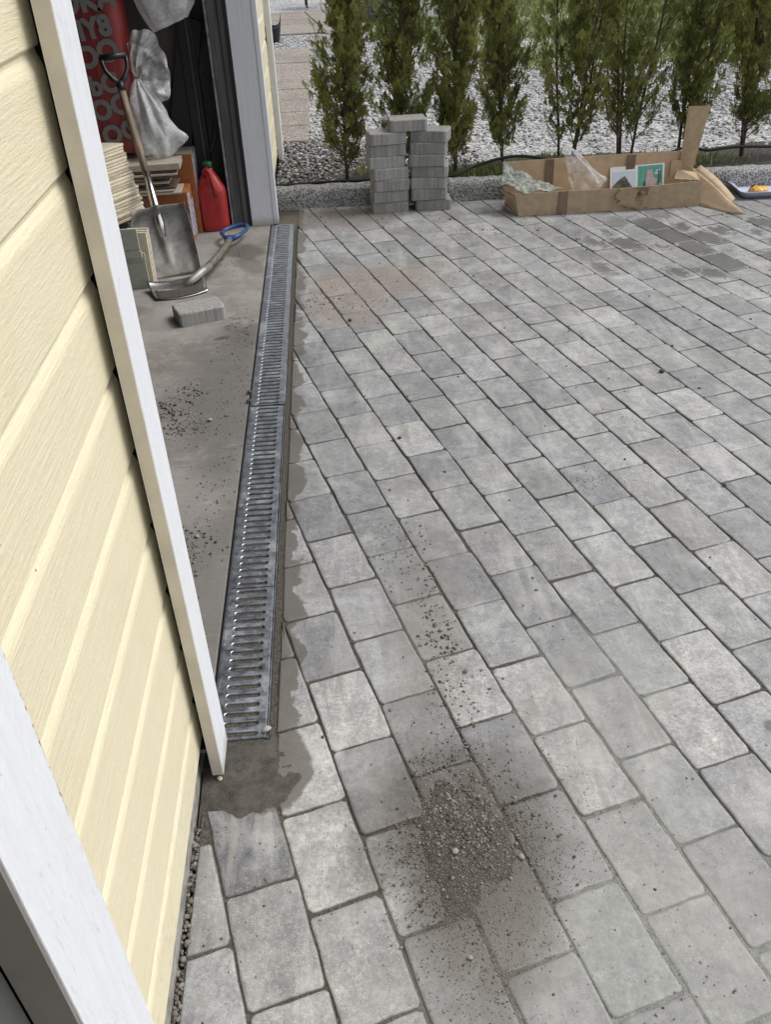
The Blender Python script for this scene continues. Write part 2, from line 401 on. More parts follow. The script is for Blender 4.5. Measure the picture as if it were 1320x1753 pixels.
def make_alu():
    q = N('worn_grey_metal'); P = q.obj(); n = q.noise(P, 9, 6, .7, .4); n2 = q.noise(P, 90, 4, .7)
    c = q.mix(q.mr(n, .35, .65), (.20, .19, .17), (.38, .375, .355)); c = q.mix(q.math('MULTIPLY', q.mr(n2, .55, .75), .4), c, (.4, .39, .37))
    return q.out(c, .52, q.bump(n2, .2, .001), .45)
M['alu'] = make_alu()
M['chrome'] = simple('bare_steel', (.62, .62, .61), .25, 1, nscale=40, var=.1)
M['blue'] = simple('blue_plastic', (.02, .07, .20), .4)
def make_red():
    q = N('red_plastic'); P = q.obj(); n = q.noise(P, 7, 5, .6)
    c = q.mix(q.mr(n, .3, .7), (.33, .016, .016), (.42, .026, .024)); q.b.inputs['Coat Weight'].default_value = .2
    return q.out(c, .38, q.bump(n, .1, .002))
M['red'] = make_red()
M['redcap'] = simple('green_plastic', (.02, .09, .03), .45)
M['panelcream'] = simple('cream_board', (.66, .60, .46), .6, var=.06)
M['panelgrey'] = simple('grey_green_board', (.37, .38, .32), .6, var=.06)
M['boardedge'] = simple('pale_wood_board', (.50, .42, .31), .7, nscale=30, var=.12)
M['boardtop'] = simple('grey_beige_board', (.40, .36, .30), .6, var=.06)
M['boarddark'] = simple('brown_board', (.13, .085, .06), .7, var=.2)
M['orange'] = simple('orange_box_print', (.30, .105, .03), .6, nscale=30, var=.1)
M['boxgrey'] = simple('grey_box_top', (.25, .24, .21), .8, var=.1)
M['printgrey'] = simple('grey_print', (.20, .195, .195), .5, var=.05)
def make_label():
    q = N('striped_label'); P = q.obj(); w = q.new('ShaderNodeTexWave'); w.bands_direction = 'DIAGONAL'; q.l.new(P, w.inputs['Vector']); w.inputs['Scale'].default_value = 16
    w.inputs['Distortion'].default_value = 4; w.inputs['Detail'].default_value = 3
    c = q.mix(q.mr(w.outputs['Fac'], .35, .6), (.17, .17, .24), (.52, .48, .56)); return q.out(c, .5)
M['label'] = make_label()
def make_redwrap():
    q = N('red_wrapping_film'); P = q.obj(); n = q.noise(q.vscale(P, (20, 20, 1.4)), 1.5, 5, .7, .3)
    c = q.mix(q.mr(n, .3, .7), (.17, .022, .024), (.27, .045, .045)); return q.out(c, .3, q.bump(n, .4, .01))
M['redwrap'] = make_redwrap()
def make_bag(name, alpha, col=(.75, .76, .77)):
    q = N(name); P = q.obj(); n = q.noise(P, 22, 5, .7, .8); q.b.inputs['Base Color'].default_value = (*col, 1); q.b.inputs['Roughness'].default_value = .16; q.b.inputs['Specular IOR Level'].default_value = .8
    q.l.new(q.bump(n, .6, .006), q.b.inputs['Normal']); tr = q.new('ShaderNodeBsdfTransparent'); mx = q.new('ShaderNodeMixShader')
    q.l.new(q.mr(n, .3, .75, max(0, alpha-.2), min(1, alpha+.25)), mx.inputs[0]); q.l.new(tr.outputs[0], mx.inputs[1]); q.l.new(q.b.outputs[0], mx.inputs[2])
    q.l.new(mx.outputs[0], q.n['Material Output'].inputs[0]); return q.m
M['bag'] = make_bag('milky_plastic_film', .58, (.78, .79, .80)); M['clearbag'] = make_bag('clear_plastic_film', .22, (.85, .85, .86))
M['felt'] = simple('grey_green_felt', (.26, .275, .24), .95, nscale=45, var=.35, bump=.8, bd=.003)
M['paper'] = simple('white_paper', (.78, .80, .82), .6, var=.03)
M['pgreen'] = simple('green_print', (.10, .36, .27), .5, var=.1); M['pblack'] = simple('dark_print', (.06, .07, .08), .5); M['ppink'] = simple('skin_tone_print', (.50, .38, .40), .5)
M['pblue'] = simple('pale_blue_print', (.58, .66, .76), .5, var=.02)
M['tray'] = simple('lilac_white_plastic', (.60, .62, .80), .35, var=.03)
M['food'] = simple('yellow_baked_topping', (.72, .40, .06), .5, nscale=60, var=.4, bump=.8, bd=.004)
M['crust'] = simple('baked_crust', (.50, .28, .12), .7, nscale=60, var=.25, bump=.6, bd=.003); M['olive'] = simple('dark_green_leaf_bits', (.04, .055, .015), .5)
M['bark'] = simple('brown_bark', (.10, .075, .055), .9, nscale=50, var=.3, bump=.8, bd=.003)
M['whiteboard'] = simple('white_board', (.78, .80, .82), .5, var=.02)
M['tarp'] = simple('dark_grey_tarpaulin', (.045, .05, .055), .5, nscale=10, var=.3); M['tarp2'] = simple('mid_grey_tarpaulin', (.15, .15, .145), .6, nscale=10, var=.3)
M['redcloth'] = simple('red_cloth', (.45, .02, .04), .7)
def make_tint(name, a, b, rough=.9, spec=.3, trans=0):
    q = N(name); at = q.new('ShaderNodeAttribute', attribute_name='tint'); n = q.noise(q.pos(), 90, 3)
    c = q.mix(at.outputs['Fac'], a, b); c = q.mix(1, c, q.mix(n, (.8, .8, .8), (1.2, 1.2, 1.2)), 'MULTIPLY')
    if trans:
        q.b.inputs['Subsurface Weight'].default_value = 0
        tl = q.new('ShaderNodeBsdfTranslucent'); q.l.new(c, tl.inputs[0]); mx = q.new('ShaderNodeMixShader'); mx.inputs[0].default_value = trans
        m = q.out(c, rough, spec=spec); q.l.new(q.b.outputs[0], mx.inputs[1]); q.l.new(tl.outputs[0], mx.inputs[2]); q.l.new(mx.outputs[0], q.n['Material Output'].inputs[0])
        return m
    return q.out(c, rough, spec=spec)
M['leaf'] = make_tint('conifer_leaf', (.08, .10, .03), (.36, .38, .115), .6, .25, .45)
M['grass'] = make_tint('grass_blade', (.11, .16, .045), (.32, .34, .15), .7, .2, .2)
M['gravel_l'] = make_tint('light_gravel', (.20, .20, .205), (.50, .50, .495))
M['gravel_d'] = make_tint('dark_gravel', (.03, .03, .033), (.42, .41, .40))
M['crumb'] = make_tint('dirt_crumbs', (.055, .047, .038), (.24, .22, .19))
def ground_mat(name, a, b, sc, a2=None):
    q = N(name); P = q.pos(); v = q.new('ShaderNodeTexVoronoi'); q.l.new(P, v.inputs['Vector']); v.inputs['Scale'].default_value = sc
    sp = q.new('ShaderNodeSeparateColor'); q.l.new(v.outputs['Color'], sp.inputs[0])
    c = q.mix(sp.outputs[0], a, b); n = q.noise(P, 1.5, 4); c = q.mix(q.mr(n, .4, .7, 0, .35), c, a)
    return q.out(c, .9, q.bump(v.outputs['Distance'], 1, .01))
M['gbase'] = ground_mat('gravel_ground', (.10, .10, .10), (.62, .62, .62), 55)
M['lawnbase'] = ground_mat('lawn_soil', (.07, .095, .03), (.16, .17, .075), 30)
M['slab'] = ground_mat('exposed_aggregate_slab', (.16, .135, .115), (.46, .42, .37), 95)
M['pale'] = simple('pale_render', (.62, .57, .50), .9, nscale=3)

# ------------------------------------------------------------------ setting: ground sheets
R = 150
ground = mesh('ground', [(-R, -R, -.085), (R, -R, -.085), (R, R, -.085), (-R, R, -.085)], [(0, 1, 2, 3)], M['earth']); tag(ground, kind='structure')
# lawn and gravel beds behind the kerb
def kerby(x): return 5.215-.03*(x+.3)
grav = MB().add([(-9, 6.6, .03), (-.335, 6.6, .03), (-.335, 5.3, .05), (.5, 5.28, .05), (6, 5.12, .05), (12, 6, .03), (12, 40, .03), (-9, 40, .03)],
                [(0, 1, 2, 3, 4, 5, 6, 7)]).build('gravel_bed', M['gbase']); tag(grav, kind='structure')
def lawn_edge(x): return 9.25 + 2.6*max(0, (1.9-x))/1.3 if x < 1.9 else 9.25-.12*(x-1.9)
lx = [.62, .9, 1.2, 1.5, 1.9, 2.6, 3.5, 5, 8, 12]
top = [(x, lawn_edge(x)+.08*math.sin(x*9), .036) for x in lx]
lawn = MB().add(top+[(12, 15.6, .036), (.9, 16.9, .036), (.62, 14, .036)], [tuple(range(len(top)+3))]).build('lawn', M['lawnbase']); tag(lawn, kind='structure')
bed = MB()
xs = np.linspace(-.33, 6, 40)
for a, b in zip(xs[:-1], xs[1:]):
    za, zb = [.085+.012*math.sin(x*7) for x in (a, b)]
    bed.quad((a, kerby(a)+.1, za), (b, kerby(b)+.1, zb), (b, 6.05+.07*math.sin(b*5), .040), (a, 6.05+.07*math.sin(a*5), .040))
bed = bed.build('planting_bed', M['soil']); tag(bed, kind='structure')
pale = MB().box(.62, 5.2, 17.2, 40, .03, .06).build('far_path', M['pale']); tag(pale, kind='structure')

# garden path of slabs
path = empty('garden_path', (0, 0, 0)); tag(path, kind='structure')
slab0 = MB().box(-.30, .30, -.252, .252, -.03, .022).build('slab', M['slab'], path, bevel=.006)
slab0.location = (-.435, 6.92, .04)
for k in range(1, 9):
    s = slab0.copy(); link(s, path); s.location = (-.435+random.uniform(-.004, .004), 6.92+.515*k, .04+random.uniform(-.002, .003)); s.rotation_euler = (0, 0, random.uniform(-.006, .006))
for i in range(4):
    for j in range(5):
        s = slab0.copy(); link(s, path); v = Matrix.Rotation(.12, 3, 'Z') @ Vector((.62*i-1.3, .515*j, 0)); s.location = (v.x-.2, 12.9+v.y, .04+.002*((i+j) % 3)); s.rotation_euler = (0, 0, .12)
s = slab0.copy(); link(s, path); s.location = (.18, 12.0, .04); s.rotation_euler = (0, 0, .5)
s = slab0.copy(); link(s, path); s.location = (.42, 12.6, .04); s.rotation_euler = (0, 0, .5)

# ------------------------------------------------------------------ paving
ANG = math.radians(15.045); PW, PL, PO = .0933372*1.5, .1436988*1.5, .15863824*1.5
n_ = np.array([math.cos(ANG), math.sin(ANG)]); d_ = np.array([math.sin(ANG), -math.cos(ANG)])
PH = {-3: .01, -2: .61, -1: .0, 0: .43, 1: .012, 2: .595, 3: .96, 4: .516, 5: .886, 6: .249, 7: .65, 8: .985, 9: .43, 10: .84, 11: .20, 12: .61, 13: .96, 14: .27, 15: .68,
      16: .07, 17: .51, 18: .0, 19: .46, 20: .16, 21: .6, 22: .1, 23: .21, 24: .7}
paving = empty('paving', (0, 0, 0)); tag(paving, kind='structure')

def clip(poly, a, b, c):
    """keep a*x+b*y>=c"""
    out = []; n = len(poly)
    for i in range(n):
        p, q = poly[i], poly[(i+1) % n]; dp, dq = a*p[0]+b*p[1]-c, a*q[0]+b*q[1]-c
        if dp >= 0: out.append(p)
        if dp*dq < 0:
            t = dp/(dp-dq); out.append((p[0]+(q[0]-p[0])*t, p[1]+(q[1]-p[1])*t))
    o2 = []
    for p in out:
        if not o2 or math.hypot(p[0]-o2[-1][0], p[1]-o2[-1][1]) > .0012: o2.append(p)
    return o2

def block_outline(L, Wd, r, rs, corner=4, wob=.0015):
    pts = []
    for sx, sy, a0 in ((1, 1, 0), (-1, 1, 90), (-1, -1, 180), (1, -1, 270)):
        rr = r*rs.uniform(.75, 1.5); cx, cy = sx*(L/2-rr), sy*(Wd/2-rr)
        for k in range(corner):
            a = math.radians(a0+90*k/(corner-1)); pts.append([cx+rr*math.cos(a), cy+rr*math.sin(a)])
        # edge points toward next corner
        nx, ny = {(1, 1): (-1, 1), (-1, 1): (-1, -1), (-1, -1): (1, -1), (1, -1): (1, 1)}[(sx, sy)]
        for t in (.25, .5, .75):
            ex = (sx+(nx-sx)*t)*(L/2); ey = (sy+(ny-sy)*t)*(Wd/2)
            if sx == nx: ex = sx*L/2; ey = ey*.8
            else: ey = sy*Wd/2; ex = ex*.85
            pts.append([ex, ey])
    return [(p[0]+rs.uniform(-wob, wob), p[1]+rs.uniform(-wob, wob)) for p in pts]

def block_geo(poly, h, bev, rs):
    """worn concrete block from an outline; top at z=0"""
    n = len(poly); P = np.array(poly); e = np.roll(P, -1, 0)-P; e /= np.linalg.norm(e, axis=1)[:, None]+1e-9
    en = np.stack([e[:, 1], -e[:, 0]], 1); vn = en+np.roll(en, 1, 0); vn /= np.linalg.norm(vn, axis=1)[:, None]+1e-9
    V = []
    for z, ins in ((-h, 0), (-bev*1.1, 0), (-bev*.38, bev*.42), (-bev*.06, bev*1.0), (0, bev*2.0)):
        jit = rs.uniform(-1, 1, n)*bev*.12 if z > -h else 0
        Q = P-vn*(ins+(jit if z > -h else 0))[:, None] if z > -h else P
        for q in Q: V.append((q[0], q[1], z))
    F = [tuple(range(n))[::-1]]
    for k in range(4):
        for i in range(n): F.append((k*n+i, k*n+(i+1) % n, (k+1)*n+(i+1) % n, (k+1)*n+i))
    F.append(tuple(4*n+i for i in range(n)))
    return V, F

def smoothsel(me): return [not (abs(p.normal.z) < .05 or p.normal.z > .9995 or p.normal.z < -.9) for p in me.polygons]
variants = []
for k in range(14):
    rs = np.random.RandomState(100+k)
    V, F = block_geo(block_outline(PL-.0034, PW-.0034, .0100, rs), .058, .0036, rs)
    me = bpy.data.meshes.new('paver'); me.from_pydata(V, [], F); me.materials.append(M['paver']); me.polygons.foreach_set('use_smooth', smoothsel(me)); me.update(); variants.append(me)

TONE = {'D': (.070, .075, .088), 'd': (.195, .200, .210), 'm': (.27, .272, .278), 'l': (.41, .412, .40)}
# tones read off the photograph, as (row, index) of the stone they belong to
def cellof(x, y):
    p = np.array([x, y]); r = math.floor((n_@p-PO)/PW); k = math.floor((d_@p)/PL-PH.get(r, 0)); return r, k
tones = {}
for t, lst in {'d': [(-.24, 1.0), (-.105, 1.50), (.115, 1.27), (.30, 1.17), (.29, 1.84), (.275, 2.28), (.42, 1.63), (.83, 1.72), (-.10, 2.15), (1.35, 3.1), (.02, 2.9), (.75, 3.7), (.22, 1.02)],
               'l': [(-.13, .95), (-.02, 1.28), (.05, .98), (.27, 2.5), (.85, 1.5), (.98, 1.8), (.36, 1.33), (.29, 1.35), (.47, 1.1), (.30, 4.65), (.75, 4.6), (.36, 3.45), (1.03, 3.0), (.72, 1.12), (1.2, 3.35), (1.25, 2.6), (-.07, 1.12)]}.items():
    for x, y in lst: tones[cellof(x, y)] = t
tones[cellof(-.24, 1.0)] = 'D'
XCUT = -.199
npav = 0; hidden = MB(); far_stuff = []
def visible(x, y):
    v = Vector((x, y, 0))-Vector((0, 0, 1.5)); zc = v.dot(fw)
    if zc < .2: return False
    px = 660+1481.26*v.dot(cr)/zc; py = 876.5+1481.26*v.dot(cd)/zc
    return -90 < px < 1410 and py < 1860
rp = np.random.RandomState(11)
offstuff = MB()
for r in range(-6, 44):
    for k in range(-34, 8):
        ph = PH.get(r, (r*.47+.13*math.sin(r*2.1)) % 1)
        drift = .04*((k+8)/8.) if r == 0 else 0
        cxy = n_*(PO+(r+.5)*PW) + d_*((k+.5+ph+drift)*PL)
        x, y = cxy
        if not (-.5 < x < 4.6 and -.9 < y < 5.35): continue
        rs = np.random.RandomState((r+50)*97+k+60)
        rot = ANG-math.pi/2
        # corners for clip tests
        cs, sn = math.cos(rot), math.sin(rot)
        hw = [(x+cs*a*PL/2-sn*b*PW/2, y+sn*a*PL/2+cs*b*PW/2) for a in (-1, 1) for b in (-1, 1)]
        xm = min(p[0] for p in hw); ym = max(p[1] for p in hw)
        cutx = XCUT if (y > 1.20 or r == -1 and y > 1.1) else -.342
        if max(p[0] for p in hw) < cutx+.012: continue
        if min(p[1] for p in hw) > kerby(x)-.03: continue
        near_mortar = (r <= -2 and ym > 1.09)
        need = xm < cutx or ym > kerby(x)-.006 or near_mortar
        vis = visible(x, y) or any(visible(*p) for p in hw)
        geo = None
        if need:
            poly = [(x+cs*a-sn*b, y+sn*a+cs*b) for a, b in block_outline(PL-.0034, PW-.0034, .0100, rs)]
            poly = clip(poly, 1, 0, cutx+.001*rs.uniform(-1, 1.5)); 
            if len(poly) > 2: poly = clip(poly, .03, -1, .03*-.3-5.215+.004+.0)  # y <= kerb line
            if near_mortar and len(poly) > 2:
                poly = clip(poly, 0, -1, -1.098)
            if len(poly) < 3: continue
            A = .5*abs(sum(poly[i][0]*poly[(i+1) % len(poly)][1]-poly[(i+1) % len(poly)][0]*poly[i][1] for i in range(len(poly))))
            if A < .0009: continue
            bx = sum(p[0] for p in poly)/len(poly); by = sum(p[1] for p in poly)/len(poly)
            V, F = block_geo([(p[0]-bx, p[1]-by) for p in poly], .058, .0036, rs)
        if not vis:
            if not need:
                me = variants[0]; Mx = Matrix.Translation((x, y, 0)) @ Matrix.Rotation(rot, 4, 'Z')
                offstuff.box(-PL/2+.003, PL/2-.003, -PW/2+.003, PW/2-.003, -.058, 0, Mx)
            continue
        tilt = (rs.normal(0, .0035), rs.normal(0, .0035))
        if need:
            o = mesh('paver', V, F, M['paver'], paving, True, (bx, by, rs.normal(0, .0006)), (tilt[0]*.6, tilt[1]*.6, 0))
        else:
            o = bpy.data.objects.new('paver', variants[rs.randint(len(variants))]); link(o, paving)
            o.location = (x+rs.normal(0, .0012), y+rs.normal(0, .0012), rs.normal(0, .0008)); o.rotation_euler = (*tilt, rot+rs.normal(0, .006)+(math.pi if rs.rand() > .5 else 0))
        t = tones.get((r, k)); u = rs.rand()
        if t: base = np.array(TONE[t])
        else:
            base = np.array((.290, .296, .296))*(.74+.50*u) if rs.rand() > .16 else np.array(TONE['d'])*1.08
            base = base*np.array((1+rs.normal(0, .018), 1, 1+rs.normal(0, .025)))
        o.color = (*base, 1); npav += 1
print('pavers', npav)
so_ = offstuff.build('paver_field', M['paver'], paving, bevel=.004, seg=1); so_.color = (.29, .29, .295, 1); tag(so_, kind='stuff')

# joint sand surface, raised to the swept dirt; one fine sheet near, one coarse far
def el(X, Y, cx, cy, rx, ry): return np.sqrt(((X-cx)/rx)**2+((Y-cy)/ry)**2)
def sheet(name, x0, x1, y0, y1, res, mat, parent=None, zfn=None, keep=None):
    nx, ny = int((x1-x0)/res)+1, int((y1-y0)/res)+1
    X, Y = np.meshgrid(np.linspace(x0, x1, nx), np.linspace(y0, y1, ny)); Z = zfn(X, Y)
    V = np.stack([X.ravel(), Y.ravel(), Z.ravel()], 1)
    i = np.arange(nx*ny).reshape(ny, nx); F = np.stack([i[:-1, :-1], i[:-1, 1:], i[1:, 1:], i[1:, :-1]], -1).reshape(-1, 4)
    if keep is not None:
        kf = keep(V[F].mean(1)); F = F[kf]
    return fastmesh(name, V, F, mat, parent, True)
def sandz(X, Y):
    z = -.0046+.0026*(fbm(X*9, Y*9, 3)-.5)+.0030*(fbm(X*70, Y*70, 3)-.5)
    film = 1-sstep(.5, 1.15, np.minimum(el(X, Y, .46, .72, .36, .36), el(X, Y, .5, 1.28, .17, .34))+.7*(fbm(X*6, Y*6, 3)-.5))
    core = 1-sstep(.55, 1.2, el(X, Y, .45, .74, .17, .20)+.8*(fbm(X*8, Y*8, 4)-.5)); z = np.minimum(z+film*.0028, -.0021); z = np.maximum(z, -.0046+core*.0030+.0008*(fbm(X*40, Y*40, 3)-.5))
    pile = el(X, Y, .160, 1.01, .155, .17); low = 1-sstep(.45, 1.05, el(X, Y, .185, .88, .11, .20)+.7*(fbm(X*9, Y*9+4, 4)-.5))
    pm = 1-sstep(.40, 1.05, pile+.8*(fbm(X*14+3, Y*14, 4)-.5))
    z = np.minimum(z+low*.0050, -.0004+.0008*(fbm(X*90, Y*90, 2)-.5)); z = z+pm*(.0070+.006*(fbm(X*60, Y*60, 3)-.5))
    trail = 1-sstep(.3, 1.1, el(X, Y, .18, 1.6, .08, .34)+.6*(fbm(X*12, Y*12, 3)-.5)); z = z+trail*.0016
    return z
sheet('joint_sand', -.345, 1.15, .38, 2.1, .0055, M['sand'], paving, sandz)['kind'] = 'stuff'
o = sheet('joint_sand', -.345, 4.5, -.9, 5.25, .05, M['sand'], paving, lambda X, Y: -.0058+0*X, keep=lambda c: ~((c[:, 0] < 1.1) & (c[:, 1] > .43) & (c[:, 1] < 2.05))); o['kind'] = 'stuff'
# mortar haunch between the drain and the cut stones, with the spread corner
def mz(X, Y):
    z = -.010+.006*(fbm(X*22, Y*22, 4)-.5)*2
    spill = 1-sstep(.6, 1.05, el(X, Y, -.25, 1.18, .16, .125)+.6*(fbm(X*13, Y*13, 3)-.5)); z = z+spill*.0115
    return z
mo = sheet('mortar_haunch', -.352, -.10, 1.00, 4.94, .006, M['mortar'], None, mz, keep=lambda c: ((c[:, 0] > -.2165) & (c[:, 0] < -.190)) | ((c[:, 1] < 1.36) & (c[:, 0] > -.2165)) | (c[:, 1] < 1.262))
tag(mo, kind='structure')

# grains and crumbs
def ico():
    t = (1+5**.5)/2; v = np.array([(-1, t, 0), (1, t, 0), (-1, -t, 0), (1, -t, 0), (0, -1, t), (0, 1, t), (0, -1, -t), (0, 1, -t), (t, 0, -1), (t, 0, 1), (-t, 0, -1), (-t, 0, 1)], float)
    v /= np.linalg.norm(v[0]); f = np.array([(0, 11, 5), (0, 5, 1), (0, 1, 7), (0, 7, 10), (0, 10, 11), (1, 5, 9), (5, 11, 4), (11, 10, 2), (10, 7, 6), (7, 1, 8), (3, 9, 4), (3, 4, 2), (3, 2, 6), (3, 6, 8), (3, 8, 9), (4, 9, 5), (2, 4, 11), (6, 2, 10), (8, 6, 7), (9, 8, 1)])
    return v, f
IV, IF = ico()
def stones(name, P, S_, mat, parent=None, flat=.65, tint=None, seed=1, jit=.25):
    g = np.random.default_rng(seed); n = len(P)
    q = g.normal(size=(n, 4)); q /= np.linalg.norm(q, axis=1)[:, None]; w, x, y, z = q.T
    Rm = np.stack([1-2*(y*y+z*z), 2*(x*y-z*w), 2*(x*z+y*w), 2*(x*y+z*w), 1-2*(x*x+z*z), 2*(y*z-x*w), 2*(x*z-y*w), 2*(y*z+x*w), 1-2*(x*x+y*y)], -1).reshape(n, 3, 3)
    B = IV[None]*(1+g.uniform(-jit, jit, (n, 12, 1)))*g.uniform(.6, 1.25, (n, 1, 3))
    V = np.einsum('nij,nkj->nki', Rm, B)*np.asarray(S_)[:, None, None]; V[:, :, 2] *= flat
    V += np.asarray(P)[:, None, :]
    F = (IF[None]+12*np.arange(n)[:, None, None]).reshape(-1, 3)
    t = tint if tint is not None else g.random(n)
    return fastmesh(name, V.reshape(-1, 3), F, mat, parent, False, np.repeat(t, 12))
g = np.random.default_rng(4)
pts = []; sz = []
def scat(n, cx, cy, sx, sy, a, b, z=.001, power=3):
    x = g.normal(cx, sx, n); y = g.normal(cy, sy, n); s = a+(b-a)*g.random(n)**power
    for i in range(n): pts.append((x[i], y[i], z+s[i]*.35)); sz.append(s[i])
scat(2600, .165, 1.04, .062, .080, .0008, .0042, .003, 4)
scat(4200, .168, 1.00, .066, .095, .0005, .0018, .003, 1)
scat(3800, .195, .88, .065, .11, .0005, .0016, .002, 1)
scat(1500, .30, 1.0, .09, .12, .0005, .0016, .002, 1)
scat(700, .22, 1.02, .075, .10, .0008, .0045, .001)
scat(600, .17, .85, .07, .12, .0006, .0028, .002)
scat(520, .195, 1.52, .028, .16, .0008, .0045, 0)
scat(260, .12, 1.90, .05, .10, .0007, .003, 0)
scat(160, .25, 1.25, .04, .08, .001, .0045, 0)
scat(420, .42, .72, .17, .2, .0006, .0030, .0005)
scat(260, .72, 2.18, .05, .05, .0006, .0022, 0)
scat(500, .05, 3.75, .12, .12, .001, .0045, 0)
scat(350, .22, 4.0, .18, .1, .001, .0035, 0)
scat(200, .75, 4.62, .2, .06, .0012, .005, 0)
scat(180, .1, 5.0, .2, .08, .001, .005, 0)
for i in range(1500):
    x, y = g.uniform(-.19, 2.6), g.uniform(.45, 5.1); s = .0006+.0026*g.random()**5*(1+.3*y); pts.append((x, y, s*.3)); sz.append(s)
for i in range(110):
    pts.append((g.uniform(-.355, -.19), g.uniform(.55, 1.2), .001)); sz.append(.0006+.0026*g.random()**3)
pts = np.array(pts); sz = np.array(sz); zs = np.maximum(0, sandz(pts[:, 0], pts[:, 1]))*(pts[:, 0] > -.19); pts[:, 2] = zs+sz*.28
tag(stones('loose_grit', pts, sz, M['crumb'], seed=9, jit=.38, flat=.6), kind='stuff')
# coarse gravel in the slit between wall and paving
pts = [(g.uniform(-.356, -.344), g.uniform(.42, 1.06), -.006+g.uniform(0, .005)) for _ in range(240)]
tag(stones('gravel_strip', pts, g.uniform(.002, .006, 240), M['crumb'], seed=12), kind='stuff')
# garage floor crumbs
pts = []; sz = []
for n, cx, cy, sx, sy, a, b in ((160, -.575, 2.93, .035, .06, .0012, .007), (240, -.66, 2.80, .05, .05, .0012, .008), (260, -.57, 2.68, .06, .05, .001, .005), (500, -.43, 2.95, .05, .35, .0008, .003), (380, -.44, 2.1, .05, .3, .0008, .0035),
                             (130, -.46, 2.0, .03, .05, .001, .006), (220, -.42, 3.5, .04, .12, .0008, .004), (220, -.5, 4.4, .05, .1, .0008, .003), (400, -.6, 3.0, .18, .8, .0007, .0025)):
    for _ in range(n):
        x, y = g.normal(cx, sx), g.normal(cy, sy)
        if x < -.352 and y > 1.3: s = a+(b-a)*g.random()**3.5; pts.append((x, y, .001+s*.3)); sz.append(s)
tag(stones('floor_crumbs', pts, sz, M['crumb'], seed=19), kind='stuff')

# individually visible pebbles
def pebble(x, y, z, s, label, c=(.33, .32, .30), seed=0):
    rs = np.random.RandomState(seed); V = IV*(1+rs.uniform(-.22, .22, (12, 1)))*np.array((1.2, .9, .7)); a = rs.uniform(0, 6.28)
    V = V*s; V = V@np.array([[math.cos(a), -math.sin(a), 0], [math.sin(a), math.cos(a), 0], [0, 0, 1]]).T
    o = mesh('pebble', V, IF, M['pebble'], None, False, (x, y, z+s*.55)); q = o.modifiers.new('s', 'SUBSURF'); q.levels = 1; q.render_levels = 1
    if x > -.19 and y < 2: o.location.z += max(0, float(sandz(np.array([x]), np.array([y]))[0]))
    o.color = (*c, 1); tag(o, label, 'pebble', 'loose pebbles lying on the paving and floor'); return o
qq = N('pebble_stone'); oi = qq.new('ShaderNodeObjectInfo'); nn = qq.noise(qq.obj(), 150, 4); M['pebble'] = qq.out(qq.mix(1, oi.outputs['Color'], qq.mix(nn, (.6,)*3, (1.3,)*3), 'MULTIPLY'), .8, qq.bump(nn, .5, .002))
for i, (x, y, s, lab, c) in enumerate((
    (.200, 1.571, .0075, 'small pale pebble at the far end of the dirt trail on the pavers', (.27, .265, .25)),
    (.212, 1.510, .0070, 'grey pebble just in front of the palest one in the dirt trail', (.25, .24, .23)),
    (.241, 1.425, .0085, 'dark rounded pebble at the near end of the dirt trail', (.17, .165, .155)),
    (.151, .955, .0085, 'grey pebble on the near side of the big dirt patch', (.27, .26, .25)),
    (.276, .937, .0075, 'whitish pebble at the right edge of the big dirt patch', (.26, .25, .235)),
    (.150, .756, .0060, 'pale pebble in the thin dust at the very bottom of the photo', (.27, .26, .24)),
    (.174, 2.510, .0080, 'small flat black stone alone on a mid-distance paver', (.03, .03, .035)),
    (1.192, 2.867, .0120, 'dark angular stone alone on the pavers right of centre', (.06, .06, .065)),
    (.044, 3.519, .0110, 'flat black stone just below the brown dust patch', (.03, .03, .035)),
    (1.132, 2.108, .0090, 'dark stone near the right side, on a stained grey paver', (.06, .06, .065)),
    (-.480, 2.715, .0110, 'pale pebble on the garage floor near the grating joint', (.34, .33, .31)),
    (-.455, 2.03, .0090, 'whitish pebble on the garage floor beside the white casing', (.32, .31, .29)))):
    pebble(x, y, 0, s, lab, c, i)
pebble(-.352, 2.905, .002, .012, 'brown lump of earth stuck on the left edge of the grating, upper of two', (.07, .045, .04), 31)
pebble(-.352, 2.835, .002, .010, 'brown lump of earth at the left end of the grating joint', (.07, .04, .035), 32)
pebble(-.222, 1.292, .001, .012, 'pale broken chip lying on the near right corner of the grating', (.36, .34, .30), 33)
pebble(-.316, 1.172, .0, .008, 'small pale stone chip under the foot of the white casing', (.40, .38, .33), 34)

